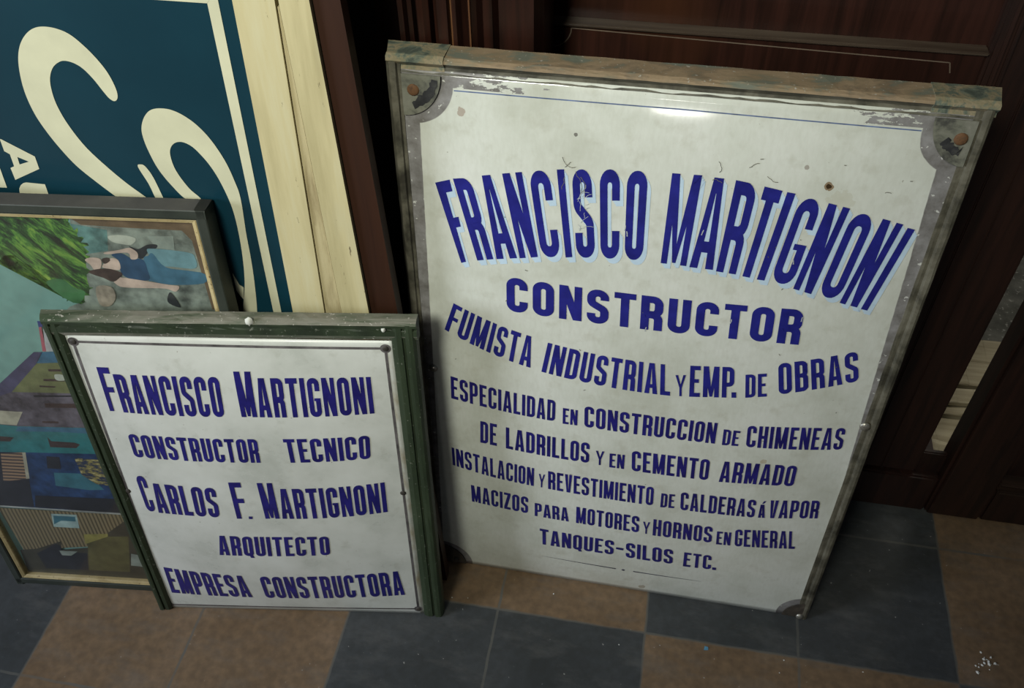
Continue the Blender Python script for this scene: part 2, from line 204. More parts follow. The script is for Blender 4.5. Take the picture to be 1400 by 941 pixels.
# ------------------------------------------------------------------ measured layout (metres on each sign's own plane)
D = json.loads('''{"words":[["L",0,"F",[[0.0435,0.62362],[0.05848,0.62937]],[[0.06666,0.5324],[0.07639,0.53686]]],["L",0,"R",[[0.06193,0.63101],[0.07953,0.63462]],[[0.08415,0.53879],[0.10131,0.54371]]],["L",0,"A",[[0.08559,0.63733],[0.10463,0.64206]],[[0.10467,0.54434],[0.1262,0.54948]]],["L",0,"N",[[0.11101,0.64366],[0.12993,0.648]],[[0.12897,0.54977],[0.14752,0.55462]]],["L",0,"C",[[0.13649,0.64974],[0.15583,0.65327]],[[0.15145,0.55467],[0.17086,0.55889]]],["L",0,"I",[[0.1632,0.65471],[0.16992,0.65588]],[[0.17559,0.55864],[0.18225,0.56011]]],["L",0,"S",[[0.1771,0.65642],[0.19502,0.65889]],[[0.18662,0.55999],[0.20511,0.56324]]],["L",0,"C",[[0.20301,0.65965],[0.2216,0.66175]],[[0.21026,0.56302],[0.2284,0.56508]]],["L",0,"O",[[0.22835,0.66134],[0.2472,0.66289]],[[0.23348,0.56501],[0.25111,0.56668]]],["L",0,"M",[[0.26864,0.66309],[0.29533,0.66369]],[[0.26871,0.56566],[0.29333,0.56516]]],["L",0,"A",[[0.30026,0.66285],[0.32106,0.6622]],[[0.29639,0.56439],[0.31901,0.56369]]],["L",0,"R",[[0.32555,0.66186],[0.34572,0.65916]],[[0.32213,0.56245],[0.34109,0.56094]]],["L",0,"T",[[0.35136,0.65795],[0.36746,0.65515]],[[0.34304,0.56024],[0.35936,0.55786]]],["L",0,"I",[[0.37187,0.65418],[0.37932,0.65328]],[[0.36167,0.55718],[0.3689,0.55655]]],["L",0,"G",[[0.38445,0.6504],[0.40433,0.64815]],[[0.37426,0.55618],[0.39547,0.55293]]],["L",0,"N",[[0.40981,0.64623],[0.42926,0.64221]],[[0.3974,0.54961],[0.41536,0.54471]]],["L",0,"O",[[0.43302,0.63909],[0.45362,0.63557]],[[0.42144,0.5436],[0.44232,0.53994]]],["L",0,"N",[[0.45998,0.63379],[0.47899,0.62894]],[[0.44401,0.5365],[0.4615,0.53214]]],["L",0,"I",[[0.48375,0.62574],[0.49048,0.62409]],[[0.46555,0.53052],[0.47195,0.52907]]],["L",1,"CONSTRUCTOR",[[0.11481,0.52426],[0.26487,0.52426],[0.41345,0.5248]],[[0.11507,0.4792],[0.26692,0.48049],[0.41643,0.47977]]],["L",2,"FUMISTA",[[0.05589,0.47672],[0.10124,0.45909],[0.14531,0.4483]],[[0.04348,0.43691],[0.09249,0.41573],[0.14172,0.40307]]],["L",2,"INDUSTRIAL",[[0.1608,0.44387],[0.22809,0.43658],[0.29226,0.43592]],[[0.15446,0.39999],[0.22663,0.39226],[0.29727,0.39109]]],["L",2,"Y",[[0.2996,0.42235],[0.31051,0.42405]],[[0.30318,0.39137],[0.31364,0.39306]]],["L",2,"EMP",[[0.31338,0.43806],[0.35865,0.44216]],[[0.3177,0.39299],[0.36469,0.39825]]],["L",2,".",[[0.361,0.40597],[0.36586,0.40663]],[[0.36224,0.39791],[0.36713,0.39858]]],["L",2,"DE",[[0.37143,0.43306],[0.39247,0.43743]],[[0.37654,0.39984],[0.39835,0.40448]]],["L",2,"OBRAS",[[0.4014,0.45242],[0.43898,0.46325],[0.47558,0.47668]],[[0.41021,0.40869],[0.44917,0.42159],[0.48652,0.43596]]],["L",3,"ESPECIALIDAD",[[0.0471,0.36703],[0.11011,0.36086],[0.17165,0.35894]],[[0.04636,0.33106],[0.10984,0.32664],[0.17176,0.32531]]],["L",3,"EN",[[0.18051,0.34913],[0.19772,0.34916]],[[0.18106,0.32358],[0.19797,0.32432]]],["L",3,"CONSTRUCCION",[[0.20506,0.35755],[0.28026,0.35713],[0.35363,0.35756]],[[0.20644,0.32415],[0.28153,0.32405],[0.35496,0.32414]]],["L",3,"DE",[[0.36148,0.34866],[0.3799,0.34829]],[[0.36299,0.32326],[0.38083,0.32409]]],["L",3,"CHIMENEAS",[[0.38635,0.35795],[0.43863,0.3614],[0.49009,0.36571]],[[0.38954,0.32402],[0.44202,0.32629],[0.4933,0.33149]]],["L",4,"DE",[[0.0815,0.30265],[0.10192,0.30235]],[[0.08056,0.2648],[0.10145,0.26437]]],["L",4,"LADRILLOS",[[0.11311,0.30053],[0.16408,0.29858],[0.21424,0.29807]],[[0.1129,0.26366],[0.16459,0.26296],[0.21503,0.26334]]],["L",4,"Y",[[0.22212,0.28712],[0.23211,0.28772]],[[0.22321,0.26245],[0.23296,0.26329]]],["L",4,"EN",[[0.23854,0.28586],[0.25637,0.28696]],[[0.23965,0.26171],[0.25705,0.26218]]],["L",4,"CEMENTO",[[0.26389,0.29584],[0.35386,0.29691]],[[0.26647,0.2614],[0.35579,0.26113]]],["L",4,"ARMADO",[[0.36696,0.29632],[0.45181,0.29971]],[[0.36862,0.26049],[0.45354,0.26426]]],["L",5,"INSTALACION",[[0.04269,0.24442],[0.09611,0.23965],[0.14852,0.23689]],[[0.04283,0.21166],[0.09598,0.20509],[0.14842,0.20341]]],["L",5,"Y",[[0.15459,0.22835],[0.16248,0.22874]],[[0.15465,0.20306],[0.16224,0.20428]]],["L",5,"REVESTIMIENTO",[[0.16607,0.23644],[0.29545,0.23692]],[[0.1669,0.20321],[0.29735,0.20286]]],["L",5,"DE",[[0.30524,0.22776],[0.32148,0.22863]],[[0.30645,0.20174],[0.32309,0.20301]]],["L",5,"CALDERAS",[[0.32789,0.23453],[0.41706,0.23448]],[[0.33087,0.20152],[0.41936,0.20153]]],["L",5,"A",[[0.42099,0.22655],[0.42924,0.2277]],[[0.42391,0.2022],[0.43183,0.20272]]],["L",5,"'",[[0.42402,0.23342],[0.42848,0.23403]],[[0.42428,0.22878],[0.42876,0.22939]]],["L",5,"VAPOR",[[0.43322,0.23612],[0.48919,0.24211]],[[0.43588,0.20298],[0.49296,0.20928]]],["L",6,"MACIZOS",[[0.0658,0.18023],[0.14161,0.17932]],[[0.06621,0.14714],[0.14149,0.14642]]],["L",6,"PARA",[[0.15031,0.1706],[0.19349,0.1728]],[[0.15067,0.14432],[0.19515,0.14525]]],["L",6,"MOTORES",[[0.2039,0.17814],[0.28326,0.17807]],[[0.20474,0.14531],[0.28516,0.14571]]],["L",6,"Y",[[0.28857,0.16917],[0.29733,0.16956]],[[0.29039,0.14497],[0.29847,0.14553]]],["L",6,"HORNOS",[[0.30091,0.17677],[0.37389,0.17559]],[[0.30278,0.14399],[0.37641,0.14386]]],["L",6,"EN",[[0.38016,0.16786],[0.39766,0.16866]],[[0.38256,0.14171],[0.39999,0.14221]]],["L",6,"GENERAL",[[0.40135,0.17559],[0.47262,0.18167]],[[0.40548,0.14184],[0.47857,0.14687]]],["L",7,"TANQUES",[[0.15771,0.11926],[0.25563,0.1202]],[[0.15855,0.08473],[0.25659,0.08902]]],["L",7,"-",[[0.25921,0.10707],[0.26876,0.10697]],[[0.25913,0.1027],[0.26873,0.10228]]],["L",7,"SILOS",[[0.27113,0.12069],[0.33167,0.11915]],[[0.27308,0.08771],[0.33427,0.0873]]],["L",7,"ETC",[[0.34608,0.11685],[0.38075,0.11663]],[[0.34795,0.08539],[0.38372,0.08593]]],["L",7,".",[[0.38489,0.09098],[0.38971,0.09132]],[[0.38564,0.08566],[0.39052,0.08568]]],["S",0,"F",[[0.04182,0.43498],[0.05512,0.43513]],[[0.03891,0.37122],[0.05167,0.37238]]],["S",0,"RANCISCO",[[0.05772,0.42631],[0.11729,0.42719],[0.17575,0.42811]],[[0.05522,0.37113],[0.1143,0.37129],[0.17223,0.37262]]],["S",0,"M",[[0.19317,0.43554],[0.21152,0.4358]],[[0.19147,0.37318],[0.20894,0.37315]]],["S",0,"ARTIGNONI",[[0.21465,0.42735],[0.2773,0.42737],[0.33938,0.42722]],[[0.21176,0.37318],[0.27525,0.37301],[0.33846,0.37498]]],["S",1,"CONSTRUCTOR",[[0.04963,0.33733],[0.12711,0.33838],[0.20192,0.34001]],[[0.04804,0.29989],[0.12482,0.30075],[0.19952,0.30237]]],["S",1,"TECNICO",[[0.23168,0.34021],[0.28067,0.34048],[0.32951,0.34226]],[[0.23111,0.30263],[0.27934,0.30329],[0.32702,0.30538]]],["S",2,"C",[[0.03862,0.26666],[0.05046,0.26768]],[[0.03717,0.20304],[0.04866,0.20452]]],["S",2,"ARLOS",[[0.05426,0.25628],[0.13557,0.25634]],[[0.05179,0.20279],[0.13035,0.2033]]],["S",2,"F",[[0.15398,0.26744],[0.16869,0.26824]],[[0.15181,0.20295],[0.16667,0.20387]]],["S",2,".",[[0.16719,0.20793],[0.17174,0.20817]],[[0.16682,0.20327],[0.17138,0.20352]]],["S",2,"M",[[0.18844,0.26809],[0.20657,0.26853]],[[0.18776,0.20483],[0.2052,0.20532]]],["S",2,"ARTIGNONI",[[0.2111,0.2586],[0.27483,0.25979],[0.33844,0.26473]],[[0.20886,0.20539],[0.27307,0.20661],[0.33725,0.21254]]],["S",3,"ARQUITECTO",[[0.1183,0.16827],[0.18999,0.17036],[0.26032,0.17164]],[[0.11384,0.12943],[0.1865,0.13231],[0.25767,0.13553]]],["S",4,"EMPRESA",[[0.02808,0.09141],[0.08223,0.08783],[0.13657,0.08692]],[[0.0257,0.03609],[0.08157,0.03521],[0.13743,0.03594]]],["S",4,"CONSTRUCTORA",[[0.15672,0.0873],[0.25035,0.09094],[0.34258,0.09715]],[[0.15618,0.03583],[0.24929,0.03918],[0.34408,0.04512]]]],"L":{"n_tl0":[0.06497,0.72012],"n_tl1":[0.02822,0.68466],"n_tr0":[0.47014,0.7199],"n_tr1":[0.50178,0.68255],"wl0":[0.02874,0.50064],"wl1":[0.02076,0.04401],"n_bl1":[0.0594,0.00647],"wr0":[0.49387,0.60086],"wr1":[0.51151,0.19566],"n_br0":[0.5166,0.04093],"n_br1":[0.48317,0.00465],"topline":[0.26531,0.72155],"g_tl0":[0.05391,0.73341],"g_tl1":[0.01738,0.69297],"g_tr0":[0.47758,0.73297],"g_tr1":[0.51388,0.69008],"s_tl":[0.02851,0.71872],"s_tr":[0.50158,0.71663],"s_ml":[0.02683,0.37426],"s_mr":[0.5082,0.37191],"s_bl":[0.03939,0.01169],"s_br":[0.51275,0.00612],"spot":[0.4062,0.6624],"spot2":[0.07272,0.70148],"rule0":[0.16142,0.05595],"rule1":[0.26228,0.05518],"dot":[0.27215,0.05474],"rule2":[0.28547,0.05492],"rule3":[0.3751,0.05399],"fr_tin":[0.24821,0.73514],"bl_e":[0.0184,0.0008],"fl":[0.01824,0.67639],"scr1":[0.17184,0.67148],"scr2":[0.17916,0.66144],"scr3":[0.30468,0.66625],"scr4":[0.3593,0.6727]},"S":{"pTL":[0.01894,0.47301],"pTR":[0.36731,0.47109],"pBR":[0.36352,0.00318],"pBL":[0.00969,-0.00629],"lTL":[0.02619,0.46832],"lTR":[0.3594,0.46476],"lBR":[0.35923,0.0123],"lBL":[0.01491,0.00228],"scrL":[0.02105,0.23713],"scrR":[0.3587,0.24385],"drip1":[0.22246,0.50034],"drip2":[0.36058,0.49212]},"B":{"s1":[[0.25048,0.7114],[0.25431,0.71454],[0.25575,0.72126],[0.25469,0.73101],[0.25159,0.74155],[0.24563,0.75281],[0.23762,0.76376],[0.22816,0.77304],[0.21719,0.77772],[0.20499,0.77889],[0.19451,0.77634],[0.18444,0.76951],[0.17575,0.75935],[0.16936,0.74637],[0.16513,0.72996],[0.16332,0.71212],[0.16498,0.69285],[0.16995,0.6756],[0.17745,0.65808],[0.1883,0.63911],[0.2037,0.62178],[0.21995,0.60569],[0.23504,0.59238],[0.26442,0.5949],[0.25063,0.60902],[0.23499,0.62377],[0.21949,0.64149],[0.20518,0.66131],[0.19558,0.68327],[0.19117,0.7026],[0.19131,0.71834],[0.19425,0.73061],[0.20055,0.7407],[0.2085,0.74648],[0.21513,0.74813],[0.22308,0.74626],[0.23002,0.74135],[0.23664,0.73208],[0.24188,0.72149],[0.24604,0.71401]],"s2":[[0.29417,0.60926],[0.28199,0.62499],[0.27311,0.64312],[0.26864,0.66353],[0.26779,0.67773],[0.26966,0.6872],[0.27487,0.69675],[0.28246,0.70406],[0.292,0.70693],[0.30374,0.70613],[0.31533,0.7006],[0.326,0.69108],[0.33569,0.67669],[0.3442,0.65589],[0.34865,0.63536],[0.3507,0.61527],[0.34786,0.57483],[0.34626,0.54075],[0.3436,0.50938],[0.33915,0.474],[0.33102,0.43139],[0.31434,0.42943],[0.32298,0.47223],[0.33148,0.50356],[0.33669,0.53545],[0.33963,0.56993],[0.33957,0.60251],[0.33479,0.62924],[0.32879,0.64741],[0.32176,0.66024],[0.31406,0.66971],[0.30503,0.67355],[0.29651,0.67081],[0.29099,0.66277],[0.28998,0.65057],[0.29246,0.63841],[0.29989,0.62261],[0.30917,0.61051]],"s3":[[0.25302,0.64282],[0.25666,0.64582],[0.26071,0.64391],[0.26553,0.63254],[0.26956,0.60929],[0.27124,0.59813],[0.26396,0.59751],[0.26113,0.60859],[0.25857,0.62438]],"s4":[[0.32191,0.52204],[0.32609,0.50666],[0.33032,0.50344],[0.32683,0.48685],[0.32422,0.49078],[0.32118,0.49789]],"A":[[0.11747,0.6632],[0.11877,0.66311],[0.14744,0.64627],[0.14689,0.63241],[0.1156,0.61749],[0.11581,0.63118],[0.12056,0.63328],[0.12145,0.64689],[0.11673,0.64993]],"A_hole":[[0.12829,0.64437],[0.13873,0.63993],[0.12741,0.63592]],"U":[[0.11422,0.60223],[0.11587,0.60738],[0.1191,0.61163],[0.12295,0.61442],[0.12655,0.6154],[0.14633,0.61481],[0.14593,0.60453],[0.14556,0.59977],[0.11246,0.59702]],"L":[[0.10356,0.63583],[0.10401,0.6291],[0.10256,0.6073],[0.0917,0.60693]],"border":[[0.34102,0.80839],[0.36248,0.80696],[0.35733,0.4771],[0.36649,0.4781],[0.37249,0.80744],[0.37281,0.82785],[0.34543,0.82665]],"blue_edge":[[0.3875,0.81059],[0.38217,0.47931]],"L1":[[0.42405,0.81231],[0.41728,0.48163]],"L2":[[0.42594,0.8124],[0.4352,0.4836]],"outer":[[0.45324,0.81369],[0.46588,0.48695]],"brown":[[0.47778,0.81485],[0.4954,0.49019]]},"P":[["ground",[[0.26508,0.59896],[0.39418,0.59992],[0.39507,0.49373],[0.39053,0.35098],[0.14873,0.33517],[0.19876,0.43744],[0.21821,0.47886],[0.22972,0.48922],[0.24197,0.49467]]],["stain",[[0.26362,0.60141],[0.39418,0.59992],[0.39507,0.49373],[0.38707,0.49332],[0.38474,0.57843],[0.37703,0.59001],[0.31902,0.59103],[0.27436,0.5926]]],["tealrock",[[0.2635,0.59355],[0.29978,0.58746],[0.29364,0.56279],[0.2704,0.55784],[0.26377,0.5732]]],["leaf",[[0.19213,0.60198],[0.25771,0.60329],[0.26268,0.591],[0.26855,0.5811],[0.2717,0.56576],[0.26445,0.53484],[0.25819,0.50687],[0.23881,0.49454],[0.22503,0.50384],[0.21284,0.51729],[0.20199,0.52372],[0.20397,0.53614],[0.18941,0.5382],[0.1898,0.54899],[0.18198,0.54998],[0.17144,0.54684]]],["leafsoft",[[0.2138,0.52012],[0.23203,0.52512],[0.24279,0.51454],[0.25305,0.50943],[0.24415,0.49624],[0.23647,0.49471],[0.2248,0.50311]]],["pale",[[0.29871,0.58035],[0.31354,0.58231],[0.32681,0.57882],[0.3199,0.57107],[0.3082,0.57194],[0.30052,0.57433]]],["pale2",[[0.33952,0.58204],[0.36694,0.58318],[0.36409,0.56682],[0.34535,0.56806]]],["bag",[[0.3171,0.56959],[0.32576,0.56626],[0.3368,0.57179],[0.34653,0.57261],[0.34613,0.56878],[0.33561,0.56284],[0.32747,0.55486],[0.32195,0.5567],[0.32287,0.56228]]],["jeanpale",[[0.33477,0.56418],[0.34283,0.56754],[0.37779,0.5644],[0.38345,0.55803],[0.38052,0.54533],[0.35665,0.54636],[0.34252,0.54783]]],["jean",[[0.3285,0.55421],[0.3345,0.55864],[0.34009,0.56165],[0.34921,0.5456],[0.37254,0.54215],[0.38925,0.53866],[0.38543,0.52703],[0.34979,0.5236],[0.32988,0.5273],[0.32716,0.52861]]],["shirt",[[0.29586,0.55834],[0.30726,0.56022],[0.31545,0.55502],[0.32503,0.55475],[0.32897,0.55143],[0.32937,0.54159],[0.32778,0.52864],[0.31056,0.52856],[0.30183,0.53247],[0.29975,0.54024],[0.30117,0.5516]]],["skin",[[0.28901,0.56053],[0.3061,0.56459],[0.31652,0.56751],[0.32181,0.56499],[0.32431,0.56097],[0.32198,0.55462],[0.31514,0.5539],[0.31367,0.56161],[0.29235,0.55874]]],["skin",[[0.28892,0.52609],[0.29443,0.53026],[0.30237,0.53005],[0.31542,0.52835],[0.3473,0.52349],[0.358,0.52211],[0.35258,0.51498],[0.34235,0.51844],[0.31754,0.51798],[0.29654,0.51815],[0.29015,0.52179]]],["skin",[[0.28181,0.54368],[0.29175,0.55258],[0.29708,0.55421],[0.30158,0.55091],[0.29975,0.54024],[0.28707,0.5408]]],["skin",[[0.26563,0.55072],[0.27269,0.55383],[0.28211,0.55285],[0.28162,0.54509],[0.27529,0.53627],[0.27181,0.53896],[0.26984,0.54456]]],["hair",[[0.26491,0.53651],[0.27971,0.54075],[0.29066,0.54054],[0.29996,0.53668],[0.29955,0.53308],[0.28849,0.52462],[0.27873,0.52924],[0.26982,0.53243]]],["hair",[[0.28458,0.55296],[0.29114,0.55465],[0.29256,0.55121],[0.28646,0.547],[0.28392,0.54872]]],["bag",[[0.34541,0.51346],[0.34905,0.51069],[0.35347,0.4957],[0.34678,0.49642],[0.34071,0.50211]]],["rubble",[[0.26763,0.51706],[0.28404,0.51784],[0.28518,0.50459],[0.27548,0.49283],[0.26461,0.49456]]],["roof",[[0.1069,0.37179],[0.16685,0.42348],[0.17643,0.42403],[0.16371,0.40608],[0.11948,0.36103],[0.09684,0.34494]]],["bluewall",[[0.17717,0.42407],[0.22171,0.42837],[0.21859,0.40929],[0.16478,0.40706]]],["flagw",[[0.19071,0.46156],[0.22146,0.46319],[0.20974,0.42681],[0.18116,0.42519]]],["flagr",[[0.18508,0.45955],[0.18842,0.46025],[0.18218,0.42525],[0.17777,0.425]]],["navy",[[0.18636,0.46815],[0.19308,0.4685],[0.19153,0.4611],[0.18508,0.45955]]],["olive",[[0.16478,0.40706],[0.21652,0.41189],[0.21912,0.36343],[0.11871,0.36098]]],["bark",[[0.17519,0.39903],[0.21003,0.40054],[0.20901,0.39734],[0.17509,0.39569]]],["bark",[[0.16489,0.38387],[0.20841,0.38613],[0.2072,0.3823],[0.1637,0.3804]]],["pale",[[0.1807,0.39138],[0.19088,0.39106],[0.19064,0.38355],[0.18009,0.38291]]],["bark",[[0.15658,0.37351],[0.17613,0.3732],[0.17396,0.37115],[0.15571,0.37098]]],["mauve",[[0.09986,0.35299],[0.11871,0.36098],[0.21942,0.36441],[0.21722,0.30659],[0.07893,0.29708]]],["dark",[[0.14392,0.35772],[0.20046,0.3609],[0.19972,0.35853],[0.14358,0.35459]]],["bark",[[0.15334,0.34561],[0.20529,0.34758],[0.20324,0.34095],[0.15171,0.33858]]],["bark",[[0.14021,0.3161],[0.16042,0.31664],[0.16024,0.31377],[0.13906,0.31275]]],["cream",[[0.09127,0.33004],[0.12061,0.32956],[0.10516,0.30676],[0.08275,0.3073]]],["pale2",[[0.08148,0.30391],[0.10416,0.304],[0.09784,0.29734],[0.07812,0.29494]]],["teal",[[0.0818,0.30684],[0.10463,0.3053],[0.19392,0.3083],[0.20171,0.26464],[0.06343,0.25784]]],["bluewall",[[0.1056,0.30474],[0.19254,0.30759],[0.19217,0.29889],[0.14677,0.29886],[0.1002,0.29627]]],["bark",[[0.13775,0.28946],[0.14017,0.28267],[0.16943,0.2822],[0.17561,0.27945],[0.16872,0.27257],[0.13544,0.27211]]],["bark",[[0.07433,0.28693],[0.09403,0.28577],[0.08654,0.27824],[0.0709,0.27778]]],["deep",[[0.06368,0.25851],[0.10168,0.26061],[0.20171,0.26464],[0.20405,0.15416],[0.02528,0.15609]]],["dark",[[0.06343,0.25784],[0.09799,0.26035],[0.07556,0.15804],[0.02528,0.15609]]],["awning",[[0.06651,0.25643],[0.09676,0.26026],[0.08696,0.212],[0.05096,0.20473]]],["cream",[[0.09553,0.26017],[0.09996,0.26049],[0.08847,0.21281],[0.08367,0.21175]]],["tealslab",[[0.12497,0.2265],[0.16895,0.22749],[0.18237,0.19941],[0.16202,0.19711],[0.11929,0.20209]]],["sparkle",[[0.16081,0.25513],[0.19511,0.25439],[0.19446,0.20729],[0.17553,0.20926],[0.16097,0.22519]]],["dark",[[0.12516,0.25579],[0.14178,0.25537],[0.13698,0.23348],[0.11892,0.23379]]],["dark",[[0.08484,0.18109],[0.19728,0.18307],[0.2019,0.15544],[0.07687,0.15815]]],["line",[[0.02584,0.15759],[0.2019,0.15544],[0.20107,0.15245],[0.02471,0.15458]]],["ochre",[[0.024,0.15269],[0.20107,0.15245],[0.203,0.09461],[0.02897,0.06625]]],["frameblue",[[0.09445,0.14643],[0.12946,0.14716],[0.12493,0.11991],[0.0894,0.11986]]],["tealslab",[[0.09658,0.14292],[0.12643,0.14322],[0.12406,0.13337],[0.10419,0.13354],[0.09161,0.12496]]],["murk",[[0.02346,0.06574],[0.04921,0.07088],[0.09001,0.09032],[0.08375,0.07124],[0.12326,0.07959],[0.19103,0.13908],[0.21144,0.12591],[0.2115,0.00618],[0.01813,0.01267]]],["dark",[[0.04564,0.06055],[0.07991,0.08354],[0.0867,0.08022],[0.08268,0.06795],[0.11947,0.06734],[0.10921,0.02977],[0.04795,0.02808]]],["olivedk",[[0.13068,0.10362],[0.18888,0.10877],[0.16998,0.03145],[0.1106,0.0299]]],["yellow",[[0.12684,0.10789],[0.1616,0.11209],[0.15987,0.1062],[0.12307,0.08742]]],["pale2",[[0.08062,0.06976],[0.10664,0.07015],[0.09476,0.06025],[0.08134,0.05982]]],["pale2",[[0.18264,0.07235],[0.19381,0.0702],[0.1923,0.04508],[0.17544,0.04633]]]],"Pf":[[0.20228,0.6116],[0.40217,0.60955],[0.39578,0.60397],[0.1993,0.60363],[0.40205,0.50283],[0.39732,0.50259],[0.00673,0.00458],[0.00536,-0.00225],[0.19469,0.01563],[0.01743,0.11673],[0.01163,0.10119]]}''')

# ------------------------------------------------------------------ block lettering: strokes laid out in a cell, warped between two curves
def fillet(pts, r, closed):
    out = []; n = len(pts)
    for i, p in enumerate(pts):
        if not closed and i in (0, n-1): out.append(p); continue
        a = pts[i-1]; b = pts[(i+1) % n]
        da = math.dist(a, p); db = math.dist(b, p)
        la = da*(.5 if (closed or i-1 > 0) else 1); lb = db*(.5 if (closed or i+1 < n-1) else 1)
        ta = (( a[0]-p[0])/da, (a[1]-p[1])/da); tb = ((b[0]-p[0])/db, (b[1]-p[1])/db)
        cs = max(-.999, min(.999, ta[0]*tb[0]+ta[1]*tb[1])); ang = math.acos(cs)
        rr = min(r, min(la, lb)*math.tan(ang/2)*.999)
        d = rr/math.tan(ang/2); bi = (ta[0]+tb[0], ta[1]+tb[1]); bl = math.hypot(*bi)
        c = (p[0]+bi[0]/bl*rr/math.sin(ang/2), p[1]+bi[1]/bl*rr/math.sin(ang/2))
        s0 = (p[0]+ta[0]*d, p[1]+ta[1]*d); s1 = (p[0]+tb[0]*d, p[1]+tb[1]*d)
        a0 = math.atan2(s0[1]-c[1], s0[0]-c[0]); a1 = math.atan2(s1[1]-c[1], s1[0]-c[0])
        dd = (a1-a0+math.pi) % (2*math.pi)-math.pi
        k = 6
        for j in range(k+1):
            t = a0+dd*j/k; out.append((c[0]+rr*math.cos(t), c[1]+rr*math.sin(t)))
    return out
def subdiv(pts, closed, step):
    out = []; n = len(pts)
    for i in range(n if closed else n-1):
        a = pts[i]; b = pts[(i+1) % n]; k = max(1, int(math.dist(a, b)/step))
        for j in range(k): out.append((a[0]+(b[0]-a[0])*j/k, a[1]+(b[1]-a[1])*j/k))
    if not closed: out.append(pts[-1])
    return out
def stroke(pts, t, r, closed=False, step=.006):
    pts = fillet(pts, r, closed)
    q = [pts[0]]
    for p in pts[1:]:
        if math.dist(p, q[-1]) > 1e-6: q.append(p)
    if closed and math.dist(q[0], q[-1]) < 1e-6: q.pop()
    pts = subdiv(q, closed, step); n = len(pts); L = []; R = []
    for i in range(n):
        a = pts[i-1] if (closed or i > 0) else None; b = pts[(i+1) % n] if (closed or i < n-1) else None
        p = pts[i]; ds = []
        if a: d = math.dist(a, p) or 1e-9; ds.append(((p[0]-a[0])/d, (p[1]-a[1])/d))
        if b: d = math.dist(p, b) or 1e-9; ds.append(((b[0]-p[0])/d, (b[1]-p[1])/d))
        tx = sum(x[0] for x in ds); ty = sum(x[1] for x in ds); tl = math.hypot(tx, ty) or 1e-9; tx /= tl; ty /= tl
        k = 1/max(.5, tx*ds[0][0]+ty*ds[0][1])
        L.append((p[0]-ty*t/2*k, p[1]+tx*t/2*k)); R.append((p[0]+ty*t/2*k, p[1]-tx*t/2*k))
    return [(L[i], L[(i+1) % n], R[(i+1) % n], R[i]) for i in range(n if closed else n-1)]
def band(a0, a1, b0, b1, step=.006):
    """quad strip between edge a0-a1 and edge b0-b1"""
    k = max(1, int(max(math.dist(a0, a1), math.dist(b0, b1))/step)); out = []
    lp = lambda p, q, t: (p[0]+(q[0]-p[0])*t, p[1]+(q[1]-p[1])*t)
    for j in range(k):
        out.append((lp(a0, a1, j/k), lp(a0, a1, (j+1)/k), lp(b0, b1, (j+1)/k), lp(b0, b1, j/k)))
    return out
def bar(x0, y0, x1, y1):
    return band((x0, y0), (x0, y1), (x1, y0), (x1, y1)) if y1-y0 > x1-x0 else band((x0, y0), (x1, y0), (x0, y1), (x1, y1))
